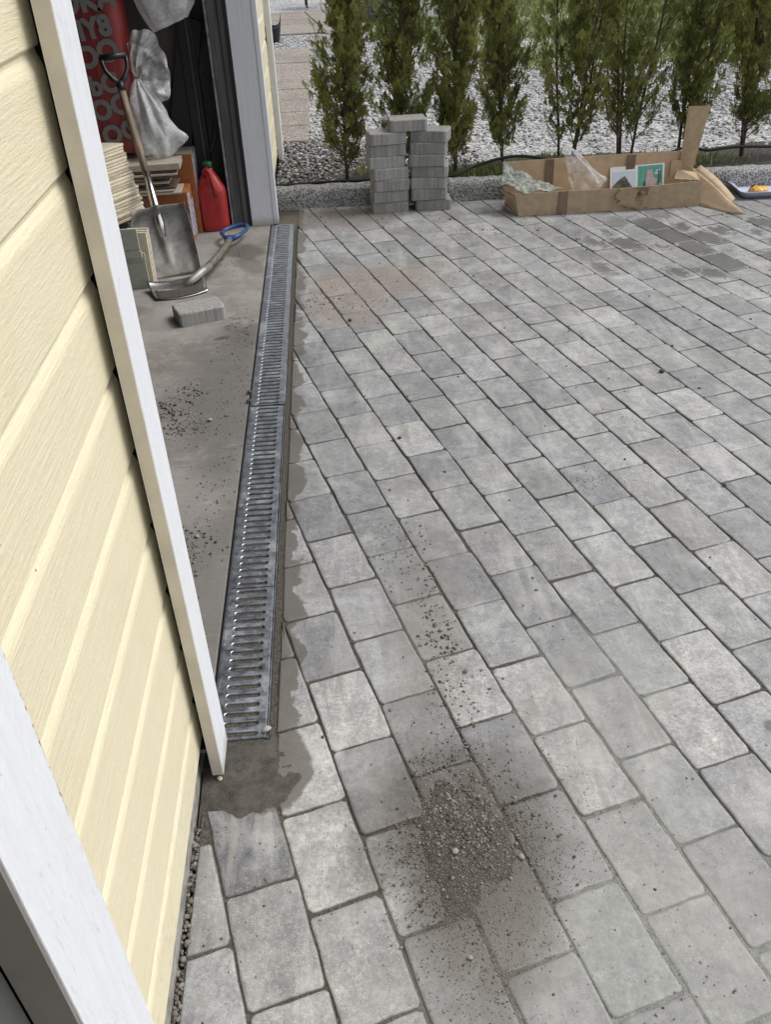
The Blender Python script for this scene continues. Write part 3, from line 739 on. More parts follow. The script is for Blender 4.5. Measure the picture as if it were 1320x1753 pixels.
# ------------------------------------------------------------------ channel drain
drain = empty('channel_drain', (-.283, 3.1, 0)); tag(drain, 'long galvanised slotted channel drain set between garage floor and pavers', 'drain')
def dbuild(b, name, m, **k):
    b.V = [(v[0]+.283, v[1]-3.1, v[2]) for v in b.V]; return b.build(name, m, drain, **k)
b = MB(); b.box(-.349, -.345, 1.272, 4.925, -.055, -.0005); b.box(-.219, -.2165, 1.272, 4.925, -.055, -.002); b.box(-.345, -.219, 1.272, 4.925, -.055, -.050)
dbuild(b, 'channel_body', M['channel'])
b = MB(); b.box(-.3448, -.3425, 1.272, 4.925, -.03, .0012); b.box(-.2212, -.2190, 1.272, 4.925, -.03, .0005)
dbuild(b, 'edge_rail', M['zinc'])
def grate_cell(xl, xr, sl, sr, pitch, hw=.0062):
    """one slot: flat web, rolled edge and turned down lip"""
    seg = 7; ring = []
    for k in range(seg): a = math.pi/2+math.pi*k/(seg-1); ring.append((sl+hw, 0, math.cos(a), math.sin(a)))
    for k in range(seg): a = -math.pi/2+math.pi*k/(seg-1); ring.append((sr-hw, 0, math.cos(a), math.sin(a)))
    n = len(ring); V = []
    for grow, z in ((.0030, 0), (.0022, -.0001), (.0009, -.0009), (0, -.0032), (0, -.0105)):
        for cx, cy, c, s in ring: V.append((cx+(hw+grow)*c, (hw+grow)*s, z))
    F = []
    for r in range(4):
        for i in range(n): F.append((r*n+i, (r+1)*n+i, (r+1)*n+(i+1) % n, r*n+(i+1) % n))
    # outer web rectangle fan
    out = [(xl, pitch/2), (xl, -pitch/2), (xr, -pitch/2), (xr, pitch/2)]
    base = len(V); V += [(x, y, 0) for x, y in out]
    o = list(range(seg)); p = list(range(seg, 2*seg))
    F.append((base, *o, base+1)[::-1] if False else tuple([base]+o+[base+1]))
    F.append(tuple([base+2]+p+[base+3]))
    F.append((base+3, p[-1], o[0], base)); F.append((base+1, o[-1], p[0], base+2))
    return V, F
def dome(cx, cy, r, h, m=6):
    V = [(cx, cy, h)]; 
    for rr, hh in ((r*.6, h*.75), (r, -.0001)): V += [(cx+rr*math.cos(6.283*k/m), cy+rr*math.sin(6.283*k/m), hh) for k in range(m)]
    F = [(0, 1+k, 1+(k+1) % m) for k in range(m)]+[(1+k, 1+m+k, 1+m+(k+1) % m, 1+(k+1) % m) for k in range(m)]
    return V, F
def grate(y0, y1, xoff):
    xl, xr = -.3415, -.2235+xoff; n = max(1, round((y1-y0)/.0286)); pitch = (y1-y0-.002)/n; B = MB()
    V, F = grate_cell(xl+.283, xr+.283, -.3195+.283, -.2435+.283, pitch)
    for k in range(n):
        yc = y0+.001+(k+.5)*pitch; B.add([(a, b_+yc-3.1, c) for a, b_, c in V], F)
        for dx in (.022, .055):
            v, f = dome(-.3195+.283+dx, 0, .0017, .0013); B.add([(a, b_+yc-3.1+pitch/2, c) for a, b_, c in v], f)
        for xx in (-.3275, -.2345):
            v, f = dome(xx+.283, 0, .0014, .0012); B.add([(a, b_+yc-3.1+pitch/2, c) for a, b_, c in v], f)
    a, c_ = xl+.283, xr+.283
    B.add([(a, y0-3.1+.001, 0), (a, y1-3.1-.001, 0), (a, y1-3.1-.001, -.02), (a, y0-3.1+.001, -.02)], [(0, 1, 2, 3)])
    B.add([(c_, y0-3.1+.001, 0), (c_+.0018, y0-3.1+.001, -.002), (c_+.0018, y0-3.1+.001, -.02), (c_, y1-3.1-.001, 0), (c_+.0018, y1-3.1-.001, -.002), (c_+.0018, y1-3.1-.001, -.02)], [(0, 1, 4, 3), (1, 2, 5, 4)])
    B.add([(a, y0-3.1+.001, 0), (c_, y0-3.1+.001, 0), (c_, y0-3.1+.001, -.02), (a, y0-3.1+.001, -.02)], [(0, 1, 2, 3)])
    o = B.build('grate', M['zinc'], drain); o.location.z = .0015
    return o
grate(1.274, 1.785, -.002); grate(1.787, 2.796, -.003); grate(2.804, 3.806, .002).location.z += .0018; grate(3.808, 4.808, .001); grate(4.810, 4.922, .001)
for yy in (1.785, 2.80, 3.806, 4.808): pass

# ------------------------------------------------------------------ garage floor and garage
fl = MB().box(-5.2, -.3535, 1.20, 5.12, -.12, 0).build('garage_floor', M['floor'], bevel=.003); tag(fl, kind='structure')
gar = empty('garage', (-.4, 3.1, 0)); tag(gar, 'cream timber garage with white trim and its wide door opening beside the paving', 'garage')
def part(b, name, m, label=None, **k):
    b.V = [(v[0]+.4, v[1]-3.1, v[2]) for v in b.V]; o = b.build(name, m, gar, **k)
    if label: o['label'] = label
    return o
part(MB().box(-5.2, -.357, -1.6, 1.196, -.3, .095), 'foundation', M['foundation'], bevel=.004)
part(MB().box(-5.2, -.357, 5.13, 6.28, -.3, .06), 'foundation', M['foundation'], bevel=.004)
# walls behind the boards
part(MB().box(-.45, -.367, -1.6, -.5, .095, 2.62), 'wall', M['cream_plain'])
part(MB().box(-.45, -.367, .47, 1.24, .095, 2.62), 'wall', M['rubber'])
part(MB().box(-.45, -.366, -.5, .47, 2.08, 2.62), 'wall', M['cream_plain'])
part(MB().box(-.45, -.366, 1.24, 4.97, 2.16, 2.62), 'wall', M['cream_plain'])
for bb in ((-.45, -.367, 4.99, 6.25), (-5.2, -.367, 6.25, 6.3), (-5.2, -.45, -1.65, -1.6)): part(MB().box(*bb, .06, 2.62), 'wall', M['cream_plain'])
part(MB().box(-5.25, -5.2, -1.6, 6.25, .0, 2.62), 'wall', M['cream_plain'])
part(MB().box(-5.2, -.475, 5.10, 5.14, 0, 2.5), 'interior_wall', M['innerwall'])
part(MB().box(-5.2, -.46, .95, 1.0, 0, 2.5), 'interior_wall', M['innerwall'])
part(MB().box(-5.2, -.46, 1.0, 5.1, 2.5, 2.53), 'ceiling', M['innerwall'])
part(MB().box(-5.35, -.18, -1.75, 6.4, 2.63, 2.72), 'roof', M['roof'])
def board_mesh(y0, y1, z0, z1=None):
    zt = z0+.1445; prof = [(-.366, z0), (-.347, z0), (-.345, z0+.003), (-.3447, z0+.119), (-.3456, z0+.125), (-.3480, z0+.1325), (-.3502, z0+.1375), (-.3512, zt+.006), (-.366, zt+.006)]
    if z1 is not None: prof = [(x, max(z, z1)) for x, z in prof]
    ny = 2; n = len(prof); V = [(x+.4, y-3.1, z) for y in (y0, y1) for x, z in prof]
    F = [tuple(range(n)), tuple(range(n, 2*n))[::-1]]+[(i, n+i, n+(i+1) % n, (i+1) % n) for i in range(n)]
    return V, F
for (y0, y1) in ((.556, 1.236), (5.03, 6.2)):
    for k in range(-1, 17):
        z0 = .200+.1452*k
        V, F = board_mesh(y0+random.uniform(-.003, .003) if y0 < 1 else y0, (y1-.014 if y0 < 1 else y1)+random.uniform(-.002, .002), z0, .086 if k == -1 else None)
        mesh('siding_board', V, F, M['siding'], gar)
def casing(x0, x1, y0, y1, z0, z1, m='white', label=None, name='casing'):
    return part(MB().box(x0, x1, y0, y1, z0, z1), name, M[m], label, bevel=.0012)
casing(-.3300, -.306, 1.175, 1.268, .012, 2.2, label='white casing at the near side of the garage opening')
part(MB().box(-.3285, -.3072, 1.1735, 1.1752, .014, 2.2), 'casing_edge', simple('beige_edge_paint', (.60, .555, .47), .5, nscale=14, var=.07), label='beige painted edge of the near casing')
casing(-.3300, -.306, 4.931, 5.028, .004, 2.2, label='white casing at the far side of the garage opening')
casing(-.3300, -.306, 1.268, 4.931, 2.1, 2.2, label='white casing over the garage opening')
casing(-.453, -.331, 4.934, 4.985, .0, 2.1, label='white reveal board facing into the garage opening', name='reveal_board')
casing(-.453, -.331, 1.245, 1.262, .0, 2.1, name='reveal_board')
part(MB().box(-.3665, -.3305, 1.2385, 1.2435, .02, 2.2), 'gap_shade_filler', M['rubber'])  # black filler added to paint the shadow in the slit behind the casing
casing(-.340, -.306, 6.2, 6.31, .05, 2.62, name='corner_trim')
casing(-.345, -.306, .432, .5555, -.02, 2.1, 'white2', 'white door casing in the left foreground with rusty red scuffs on its edge')
part(MB().box(-.350, -.3085, .4275, .4315, -.02, 2.0), 'casing_shade_strip', simple('taupe_edge_shade', (.22, .205, .175), .5, nscale=12, var=.08), label='thin taupe strip colouring the shaded edge of the foreground casing')  # added strip; its taupe paints the shade on the casing's near edge
casing(-.345, -.306, -.6, -.48, -.02, 2.1)
casing(-.345, -.306, -.48, .432, 2.0, 2.1)
part(MB().box(-.40, -.362, -.48, .432, .01, 2.0), 'door', M['door'], label='grey scratched side door left of the foreground casing', bevel=.002)
part(MB().box(-.36, -.352, .385, .427, .01, 2.0), 'door_stop', M['door'], bevel=.001)
# dark frame post, seal and sliding-door track inside the far side
part(MB().box(-.552, -.470, 4.935, 4.985, 0, 2.1), 'frame_post', M['darkwood'], bevel=.003)
part(MB().box(-.500, -.496, 4.929, 4.934, 0, 2.1), 'frame_post', M['black'])
part(MB().box(-.469, -.4535, 4.930, 4.98, 0, 2.1), 'rubber_seal', M['rubber'])
part(MB().box(-.564, -.553, 4.925, 4.98, 0, 2.1), 'frame_post', M['zinc'], label='thin steel edge of the frame post')
part(MB().box(-.72, -.645, 5.02, 5.085, 0, 2.2), 'door_track', M['black'], bevel=.003)
part(MB().box(-.675, -.668, 5.008, 5.019, 0, 2.2), 'door_track', M['darkwood'])

# ------------------------------------------------------------------ granite kerb
kerb = empty('granite_kerb', (1.0, 5.2, 0)); tag(kerb, 'rough grey granite kerb between the paving and the conifer bed', 'kerb')
kx = [-.335, .675, 1.69, 2.70, 3.71, 4.72]
for i in range(5):
    a, b_ = kx[i]+.004, kx[i+1]-.004; nu, nv = 40, 12; h = .112+.004*math.sin(i*2.3)
    prof = [(0, -.06), (0, .0), (.002, .03), (.0, .06), (.002, h-.016), (.008, h-.004), (.02, h), (.05, h+.002), (.085, h), (.10, h-.006), (.11, h-.02), (.112, .0)]
    V = []
    for j, (py, pz) in enumerate(prof):
        for k in range(nu):
            x = a+(b_-a)*k/(nu-1); e = mnoise.noise(Vector((x*9, j*.7, i)))*.009+mnoise.noise(Vector((x*32, j*1.7, i)))*.007
            V.append((x-1.0, kerby(x)+py+e*(1 if j else 0)-5.2, pz+(e*.6 if pz > .05 else 0)))
    F = [(j*nu+k, j*nu+k+1, (j+1)*nu+k+1, (j+1)*nu+k) for j in range(len(prof)-1) for k in range(nu-1)]
    F += [tuple(j*nu for j in range(len(prof))), tuple(j*nu+nu-1 for j in range(len(prof)))[::-1]]
    mesh('kerb_stone', V, F, M['granite'], kerb, True)

# ------------------------------------------------------------------ gravel stuff
def in_path(x, y): return (-.74 < x < -.13) and (6.66 < y < 11.3) or (y > 12.2 and x < .55)
pts = []; sz = []
g = np.random.default_rng(21)
while len(pts) < 6500:
    x, y = g.uniform(-.33, 1.0), g.uniform(5.33, 6.7)
    if x > .15 and g.random() < (x-.15)*1.1: continue
    pts.append((x, y, .062+g.uniform(-.01, .012)-.015*(y-5.3))); sz.append(g.uniform(.006, .015))
tag(stones('dark_gravel', pts, sz, M['gravel_d'], seed=22, tint=g.random(len(pts))**1.3), kind='stuff')
pts = []; sz = []
while len(pts) < 15000:
    x, y = g.uniform(-.33, 4.6), 5.75+g.random()**.9*4.6
    if in_path(x, y) or y > lawn_edge(x)+.15 or x > .52*y+.5: continue
    if y < 6.5 and x < .1 and g.random() < .5: continue
    if y < 6.25 and x > .5 and g.random() < .7: continue
    pts.append((x, y, .045+g.uniform(-.01, .010))); sz.append(g.uniform(.008, .017)*(1+.10*(y-5.5)))
tag(stones('light_gravel', pts, sz, M['gravel_l'], seed=23, tint=g.random(len(pts))**.75), kind='stuff')
pts = []; sz = []
while len(pts) < 2600:
    x, y = g.uniform(-.9, .75), g.uniform(10.2, 14.2)
    if (-.74 < x < -.13 and y < 11.3) or (y > 12.5 and x < .5) or (x > .62 and y > lawn_edge(x)): continue
    pts.append((x, y, .045)); sz.append(g.uniform(.014, .028))
tag(stones('far_gravel', pts, sz, M['gravel_l'], seed=24, tint=g.random(len(pts))*.8), kind='stuff')

# grass and weeds
def blades(name, P, H, Wd, mat, seed, lean=.5, tint=None):
    g = np.random.default_rng(seed); n = len(P); P = np.asarray(P); a = g.uniform(0, 6.283, n); d = np.stack([np.cos(a), np.sin(a), 0*a], 1); s = np.stack([-np.sin(a), np.cos(a), 0*a], 1)
    H = np.asarray(H)[:, None]; L = g.uniform(.1, lean, n)[:, None]*H; w = Wd*H/2
    V = np.stack([P-s*w, P+s*w, P+d*L*.35+s*w*.7+np.array([0, 0, .6])*H, P+d*L*.35-s*w*.7+np.array([0, 0, .6])*H, P+d*L+np.array([0, 0, 1.])*H+s*w*.1, P+d*L+np.array([0, 0, 1.])*H-s*w*.1], 1)
    i = 6*np.arange(n)[:, None]; F = np.concatenate([i+np.array([[0, 1, 2, 3]]), i+np.array([[3, 2, 4, 5]])])
    t = tint if tint is not None else g.random(n)
    return fastmesh(name, V.reshape(-1, 3), F, mat, None, False, np.repeat(t, 6))
g = np.random.default_rng(31); P = []
while len(P) < 60000:
    y = 9.1+g.random()**1.1*8; x = g.uniform(.6, min(9, .5*y+1.2))
    if y < lawn_edge(x)+.12*math.sin(x*8)+.1*g.normal(): continue
    P.append((x, y, .036))
P = np.array(P); dens = fbm(P[:, 0]*.9+5, P[:, 1]*.9, 4); 
dry = np.clip((P[:, 1]-12)/3, 0, 1)*(P[:, 0] < 3.6)
keep = (g.random(len(P)) < np.clip((dens-.15)*2.8, .25, 1)); P = P[keep]
tt = np.clip(fbm(P[:, 0]*1.3, P[:, 1]*1.3+9, 4)*.9+g.normal(0, .18, len(P))-.1, 0, 1)
tag(blades('grass', P, .025+.035*g.random(len(P)), .40, M['grass'], 32, 1.2, tt), kind='stuff')
P = []
for cx, cy, n, s in ((1.05, 5.5, 260, .10), (1.25, 5.48, 420, .12), (1.4, 5.6, 200, .1), (.72, 5.45, 180, .08), (.95, 5.4, 240, .07), (2.3, 5.5, 160, .15), (1.85, 5.5, 200, .12), (.25, 5.6, 80, .1)):
    for _ in range(n): P.append((g.normal(cx, s), max(5.34, g.normal(cy, .06)), .075))
tag(blades('weeds', P, .02+.055*g.random(len(P)), .16, M['grass'], 33, 1.0), kind='stuff')

# ------------------------------------------------------------------ conifer row
def conifer(x, y, H, label, seed, wid=1.0, bare=.28, multi=1, nspray=900, tone=0.):
    g = np.random.default_rng(seed); z0 = .07
    t = empty('conifer', (x, y, z0)); tag(t, label, 'conifer', 'young columnar conifers in a row behind the kerb')
    # stems
    B = MB(); stems = []
    for s in range(multi):
        a = g.uniform(0, 6.283); off = np.array([math.cos(a), math.sin(a), 0])*(.015*multi if multi > 1 else 0)
        pts = [off+np.array([g.normal(0, .006)*(k > 0), g.normal(0, .006)*(k > 0), H*k/8.]) + off*2.5*min(1, k/4.) for k in range(9)]
        stems.append(pts); B.tube([Vector(p) for p in pts], [.011/math.sqrt(multi)*(1-.8*k/8.)+.002 for k in range(9)], 6)
    tr = B.build('trunk', M['bark'], t, True)
    L = MB(); tips = []
    nl = 130
    for i in range(nl):
        s = stems[i % multi]; h = H*(.05+.9*(i/nl)**1.05); k = min(7, int(h/H*8)); p0 = s[k]+(s[k+1]-s[k])*(h/H*8-k); a = g.uniform(0, 6.283)
        rmax = wid*(.155*(1-.5*(h/H)**1.6))*(.85+.15*min(1, h/.45)); r = rmax*g.uniform(.45, 1.0)
        d = np.array([math.cos(a), math.sin(a), 0]); up = g.uniform(.9, 2.0)*r+.05
        p1 = p0+d*r*.6+np.array([0, 0, up*.35]); p2 = p0+d*r+np.array([0, 0, up])
        L.tube([Vector(p0), Vector(p1), Vector(p2)], [.0032, .0022, .001], 4, False); tips.append((p0, p1, p2, d))
    L.build('branch', M['bark'], t, True)['kind'] = 'stuff'
    # sprays: flat, upright fans of scale-leaf strips
    n = nspray; T0 = np.array([[a, b, c] for a, b, c, d in tips]); ti = g.integers(len(tips), size=n); u = g.uniform(.2, 1.2, n)[:, None]
    p0, p1, p2 = T0[ti, 0], T0[ti, 1], T0[ti, 2]
    q = np.where(u < 1, p0*(1-u)**2+2*p1*u*(1-u)+p2*u*u, p2+(p2-p1)*(u-1)*.6)+g.normal(0, .016, (n, 3))
    hz = q[:, 2]; keep = (hz > .03) & ((hz > bare) | (g.random(n) < (np.clip(hz, 0, 9)/bare)**1.1+.2)); q = q[keep]; n = len(q); hz = q[:, 2]
    rad = np.hypot(q[:, 0], q[:, 1]); ang = np.arctan2(q[:, 1], q[:, 0])+g.normal(0, .7, n); Z0 = np.zeros(n)
    out = np.stack([np.cos(ang), np.sin(ang), Z0], 1); side = np.stack([-np.sin(ang), np.cos(ang), Z0], 1)
    ax = out*g.uniform(.1, .75, n)[:, None]+np.array([0, 0, 1])*g.uniform(.7, 1.1, n)[:, None]; ax /= np.linalg.norm(ax, axis=1)[:, None]
    fn = side*np.cos(g.uniform(-1.2, 1.2, n))[:, None]+out*np.sin(g.uniform(-1, 1, n))[:, None]; fn -= ax*(fn*ax).sum(1)[:, None]; fn /= np.linalg.norm(fn, axis=1)[:, None]+1e-9
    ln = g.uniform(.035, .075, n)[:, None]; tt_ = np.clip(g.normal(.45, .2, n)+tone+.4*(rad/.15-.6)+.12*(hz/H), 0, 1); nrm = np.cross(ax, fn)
    m = 11; Vs = []; Ts = []
    for k in range(m):
        f = k/(m-1); sgn = 1 if k % 2 else -1; b0 = q+ax*ln*f*.75; a2 = ax*(.75+.25*f)+fn*sgn*(.85*(1-f)+.08)+nrm*g.normal(0, .18, n)[:, None]
        l2 = ln*(.50-.22*f)*g.uniform(.7, 1.2, n)[:, None]; w = (.0030+.0014*g.random(n))[:, None]; sd_ = np.cross(a2, nrm); sd_ /= np.linalg.norm(sd_, axis=1)[:, None]+1e-9
        e = b0+a2*l2; mid = b0+a2*l2*.55
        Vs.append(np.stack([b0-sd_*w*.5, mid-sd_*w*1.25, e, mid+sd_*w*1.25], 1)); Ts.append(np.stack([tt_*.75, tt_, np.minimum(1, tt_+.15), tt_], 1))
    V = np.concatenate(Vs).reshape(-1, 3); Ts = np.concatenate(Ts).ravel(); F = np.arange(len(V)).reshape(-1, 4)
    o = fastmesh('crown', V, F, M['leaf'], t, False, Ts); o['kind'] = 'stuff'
    return t
CON = [
 (.105, 5.40, 1.62, 'leftmost young conifer of the row, nearest the garage corner', 1.05, .30, 1, 1500, 0),
 (.455, 5.50, 1.75, 'dark green conifer directly behind the left pile of loose pavers', 1.12, .22, 1, 1500, -.06),
 (.765, 5.45, 1.68, 'yellowish green conifer just right of the two paver piles', .95, .24, 1, 1500, .10),
 (1.10, 5.55, 1.70, 'conifer behind the left end of the open cardboard box', .98, .30, 2, 1400, -.02),
 (1.48, 5.62, 1.82, 'conifer with several stems behind the plastic bag in the box', 1.02, .30, 3, 1400, -.05),
 (1.86, 5.62, 1.74, 'multi-stemmed conifer behind the printed leaflet in the box', 1.05, .26, 3, 1400, -.02),
 (2.215, 5.62, 1.70, 'dense dark conifer partly hidden by the upright cardboard flap', 1.05, .16, 2, 1500, -.04),
 (2.62, 5.56, 1.78, 'bushy conifer at the right edge of the photo behind the tray', 1.12, .26, 2, 1500, .05),
 (2.90, 5.60, 1.74, 'rightmost conifer of the row, cut by the edge of the photo', 1.1, .26, 2, 1200, 0)]
for i, (x, y, H, lab, w, bare, mu, ns, tn) in enumerate(CON): conifer(x, y, H, lab, 60+i, w*1.12, bare, mu, int(ns*1.5), tn)

# irrigation hose
def hose(pts, label):
    P_ = [Vector(p) for p in pts]; out = []
    for i in range(len(P_)-1):
        p0, p1, p2, p3 = P_[max(i-1, 0)], P_[i], P_[i+1], P_[min(i+2, len(P_)-1)]
        for k in range(6):
            t = k/6; out.append(.5*((2*p1)+(-p0+p2)*t+(2*p0-5*p1+4*p2-p3)*t*t+(-p0+3*p1-3*p2+p3)*t**3))
    out.append(P_[-1]); o = MB().tube(out, .009, 8).build('irrigation_hose', M['rubber'], None, True); tag(o, label, 'hose')
hose([(-.33, 5.345, .10), (-.02, 5.36, .105), (.23, 5.37, .10), (.5, 5.36, .11), (.72, 5.345, .105), (.86, 5.40, .135), (1.02, 5.42, .17), (1.15, 5.42, .18), (1.32, 5.40, .16), (1.55, 5.41, .12), (1.8, 5.42, .12), (2.02, 5.43, .14), (2.2, 5.46, .17),
      (2.32, 5.45, .15), (2.5, 5.45, .16), (2.75, 5.45, .15), (3.3, 5.45, .12)], 'black irrigation hose lying along the bed at the foot of the conifers')

# ------------------------------------------------------------------ loose blocks
rs = np.random.RandomState(5)
bmeshes = []
for k in range(4):
    V, F = block_geo(block_outline(.207, .138, .014, rs, wob=.0022), .060, .0055, rs); V = [(v[0], v[1], v[2]+.060) for v in V]
    me = bpy.data.meshes.new('paver_block'); me.from_pydata(V, [], F); me.materials.append(M['block']); me.polygons.foreach_set('use_smooth', smoothsel(me)); me.update(); bmeshes.append(me)
def block(x, y, z, rz, label, group='loose concrete pavers piled by the kerb', rx=0, k=0):
    o = bpy.data.objects.new('loose_paver', bmeshes[k % 4]); link(o); o.location = (x, y, z); o.rotation_euler = (rx, 0, rz); tag(o, label, 'paver', group); return o
ords = ['bottom', 'second from bottom', 'third from bottom', 'middle', 'third from top', 'second from top', 'topmost']
LX = [(.334, 5.105, .07), (.331, 5.100, .12), (.338, 5.096, .09), (.334, 5.10, .16), (.314, 5.105, .19), (.322, 5.11, .11), (.324, 5.103, .16)]
for i, (x, y, a) in enumerate(LX): block(x, y, .0615*i, a, f'{ords[i]} grey paver of the left pile of seven by the kerb', k=i)
RX = [(.583, 5.105, -.02), (.558, 5.10, -.01), (.562, 5.10, -.06), (.570, 5.107, -.20), (.553, 5.098, -.14), (.564, 5.105, -.19), (.576, 5.110, -.30)]
for i, (x, y, a) in enumerate(RX): block(x, y, .0615*i, a, f'{ords[i]} grey paver of the right pile of seven by the kerb', k=i+2)
block(.444, 5.115, .0615*7, .06, 'single grey paver lying across both piles at the very top', k=1)
block(-.615, 3.655, .0005, math.radians(21), 'single grey paver lying alone on the garage floor', 'lone paver on the garage floor', k=3)

# ------------------------------------------------------------------ cardboard box
cb = empty('cardboard_box', (1.5, 4.95, 0)); tag(cb, 'long open brown cardboard box with brown tape lying on the pavers by the kerb', 'box')
def cpart(b, name, m, label=None, **k):
    b.V = [(v[0]-1.5, v[1]-4.95, v[2]) for v in b.V]; o = b.build(name, m, cb, **k)
    if label: o['label'] = label
    return o
cpart(MB().slab([(1.037, 4.832, .002), (2.07, 4.842, .002), (2.05, 4.832, .141), (1.80, 4.829, .131), (1.62, 4.826, .127), (1.01, 4.83, .126)], -.004), 'front_wall', M['card'])
cpart(MB().slab([(1.045, 4.84, .004), (2.06, 4.85, .004), (2.055, 5.07, .004), (1.04, 5.07, .004)], .004), 'bottom', M['ply'])
cpart(MB().slab([(1.0, 5.068, .004), (2.03, 5.074, .004), (2.026, 5.078, .245), (1.5, 5.082, .243), (.98, 5.076, .235)], -.004), 'back_wall', M['ply'])
cpart(MB().slab([(2.005, 5.062, .150), (2.082, 5.050, .142), (2.128, 5.060, .479), (2.006, 5.066, .481)], -.004), 'end_flap', M['card'], 'tall upright flap at the right end')
cpart(MB().slab([(1.955, 5.055, .11), (2.02, 5.04, .12), (2.075, 4.99, .15), (2.01, 5.05, .20), (1.955, 5.064, .20)], -.003), 'inner_flap', M['ply'])
cpart(MB().slab([(1.96, 4.99, .115), (2.05, 4.845, .141), (2.085, 5.02, .150), (2.00, 5.06, .155)], .003), 'inner_flap', M['ply'])
# left end: two crossed end flaps
cpart(MB().slab([(1.037, 4.836, .004), (1.012, 4.834, .122), (.955, 4.93, .128), (.985, 4.925, .06)], -.003), 'end_flap', M['card'])
cpart(MB().slab([(1.035, 4.84, .004), (.985, 4.93, .06), (1.0, 5.06, .004)], .003), 'end_flap', M['card'])
cpart(MB().slab([(.985, 4.925, .062), (.955, 4.935, .115), (1.008, 4.838, .108)], .003), 'inner_flap', M['ply'])
def flapfn(u, v):
    a, b_, c, d = Vector((2.066, 4.842, .004)), Vector((2.085, 5.02, .152)), Vector((2.232, 4.600, .008)), Vector((2.200, 4.745, .035))
    p = (a*(1-v)+b_*v)*(1-u)+(c*(1-v)+d*v)*u; p.z += .014*math.sin(math.pi*u)*v-.012*math.sin(math.pi*u)*(1-v)+.010*(u**4); p.z = max(p.z, .003)
    return p-Vector((1.5, 4.95, 0))
grid('end_flap', flapfn, 14, 8, M['ply'], cb, True, .004)['label'] = 'creased flap bent down onto the pavers at the right end'
def flap2(u, v):
    b_, d = Vector((2.085, 5.02, .152)), Vector((2.200, 4.745, .035)); p = b_*(1-u)+d*u; p.z += .014*math.sin(math.pi*u)
    p += Vector((.045, .045, .012))*v; return p-Vector((1.5, 4.95, 0))
grid('flap_edge', flap2, 12, 3, M['card'], cb, True, .004)
for x0, x1 in ((1.254, 1.306),): cpart(MB().box(x0, x1, 4.8245, 4.8268, .003, .1275), 'packing_tape', M['tape'])
for x0, x1 in ((1.227, 1.277), (1.697, 1.748)): cpart(MB().box(x0, x1, 5.070, 5.0715, .01, .239), 'packing_tape', M['tape'])
cpart(MB().slab([(1.700, 4.8225, .012), (1.752, 4.8230, .012), (1.757, 4.8215, .126), (1.702, 4.8215, .126)], .001), 'packing_tape', M['tape'])
q = N('torn_glossy_tape'); P_ = q.obj(); nz = q.noise(P_, 9, 4, .6, 1.5)
M['torn'] = q.out(q.mix(q.mr(nz, .42, .56), (.055, .035, .022), (.36, .26, .16)), q.mr(nz, .4, .6, .2, .6), q.bump(nz, .8, .006))
def torn(u, v):
    ang = 2*math.pi*u; r = v*(.75+.35*mnoise.noise(Vector((math.cos(ang)*2.3, math.sin(ang)*2.3, 4)))+.2*mnoise.noise(Vector((math.cos(ang)*7, math.sin(ang)*7, 1))))
    x = 1.665+r*.135*math.cos(ang)+.02*v*math.cos(2*ang); z = .075+r*.075*math.sin(ang)-(x-1.655)*.25
    y = 4.8215-.004*abs(mnoise.noise(Vector((x*60, z*60, 0))))
    return Vector((x-1.5, y-4.95, max(.004, min(z, .128))))
grid('torn_tape', torn, 40, 10, M['torn'], cb, True, closeu=True)['label'] = 'torn glossy tape with dark blotches on the front'

# things in the box
def feltfn(u, v):
    a, b_, c, d = Vector((.945, 4.930, .155)), Vector((1.052, 4.826, .126)), Vector((.985, 5.050, .243)), Vector((1.285, 4.865, .130))
    p = (a*(1-u)+b_*u)*(1-v)+(c*(1-u)+d*u)*v
    p.z += .018*mnoise.noise(Vector((p.x*18, p.y*18, 2)))+.006*mnoise.noise(Vector((p.x*60, p.y*60, 0)))-.03*math.sin(math.pi*u)*v*.6+.012*math.sin(math.pi*u)*(1-v)
    return p
o = grid('felt_sheet', feltfn, 30, 22, M['felt'], None, True, .004); tag(o, 'mottled grey-green fabric sheet draped over the left end of the cardboard box', 'fabric sheet')
def clothfn(u, v):
    p = Vector((1.545+.165*u, 4.90-.03*v, .060+.125*v*max(0, 1-abs(2*u-.95))**.7)); p.y += .02*mnoise.noise(Vector((u*3, v*3, 5))); return p
o = grid('fabric_scrap', clothfn, 16, 10, M['felt'], None, True, .003); tag(o, 'small peaked grey-green fabric piece in front of the leaflet', 'fabric piece')
def bagfn(u, v):
    a = 2*math.pi*u; tip = Vector((1.300, 4.985, .340)); base = Vector((1.470, 4.955, .085)); c = tip.lerp(base, v**.85)
    r = .004+.095*v**.75; r *= 1+.22*mnoise.noise(Vector((math.cos(a)*2, math.sin(a)*2, v*2.5)))+.10*math.sin(7*a+4*v)
    ax = (base-tip).normalized(); s = ax.cross(Vector((0, 1, 0))).normalized()
    p = c+s*r*math.cos(a)+Vector((0, 1, 0))*r*.45*math.sin(a); p.z = max(p.z, .012); return p
o = grid('plastic_bag', bagfn, 48, 26, M['clearbag'], None, True, closeu=True); tag(o, 'crumpled clear plastic bag standing up to a peak in the cardboard box', 'plastic bag')
lf = empty('leaflet', (1.77, 5.04, .04)); tag(lf, 'white and green printed leaflet leaning on the back wall of the cardboard box', 'leaflet'); lf.rotation_euler = (math.radians(-14), math.radians(-2), 0)
MB().box(-.16, .155, -.0005, .0008, 0, .145).build('sheet', M['paper'], lf)
MB().box(-.145, -.01, -.0016, -.0007, .0, .118).build('printed_page', M['pblue'], lf); MB().box(.002, .145, -.0016, -.0007, .006, .138).build('printed_page', M['pgreen'], lf)
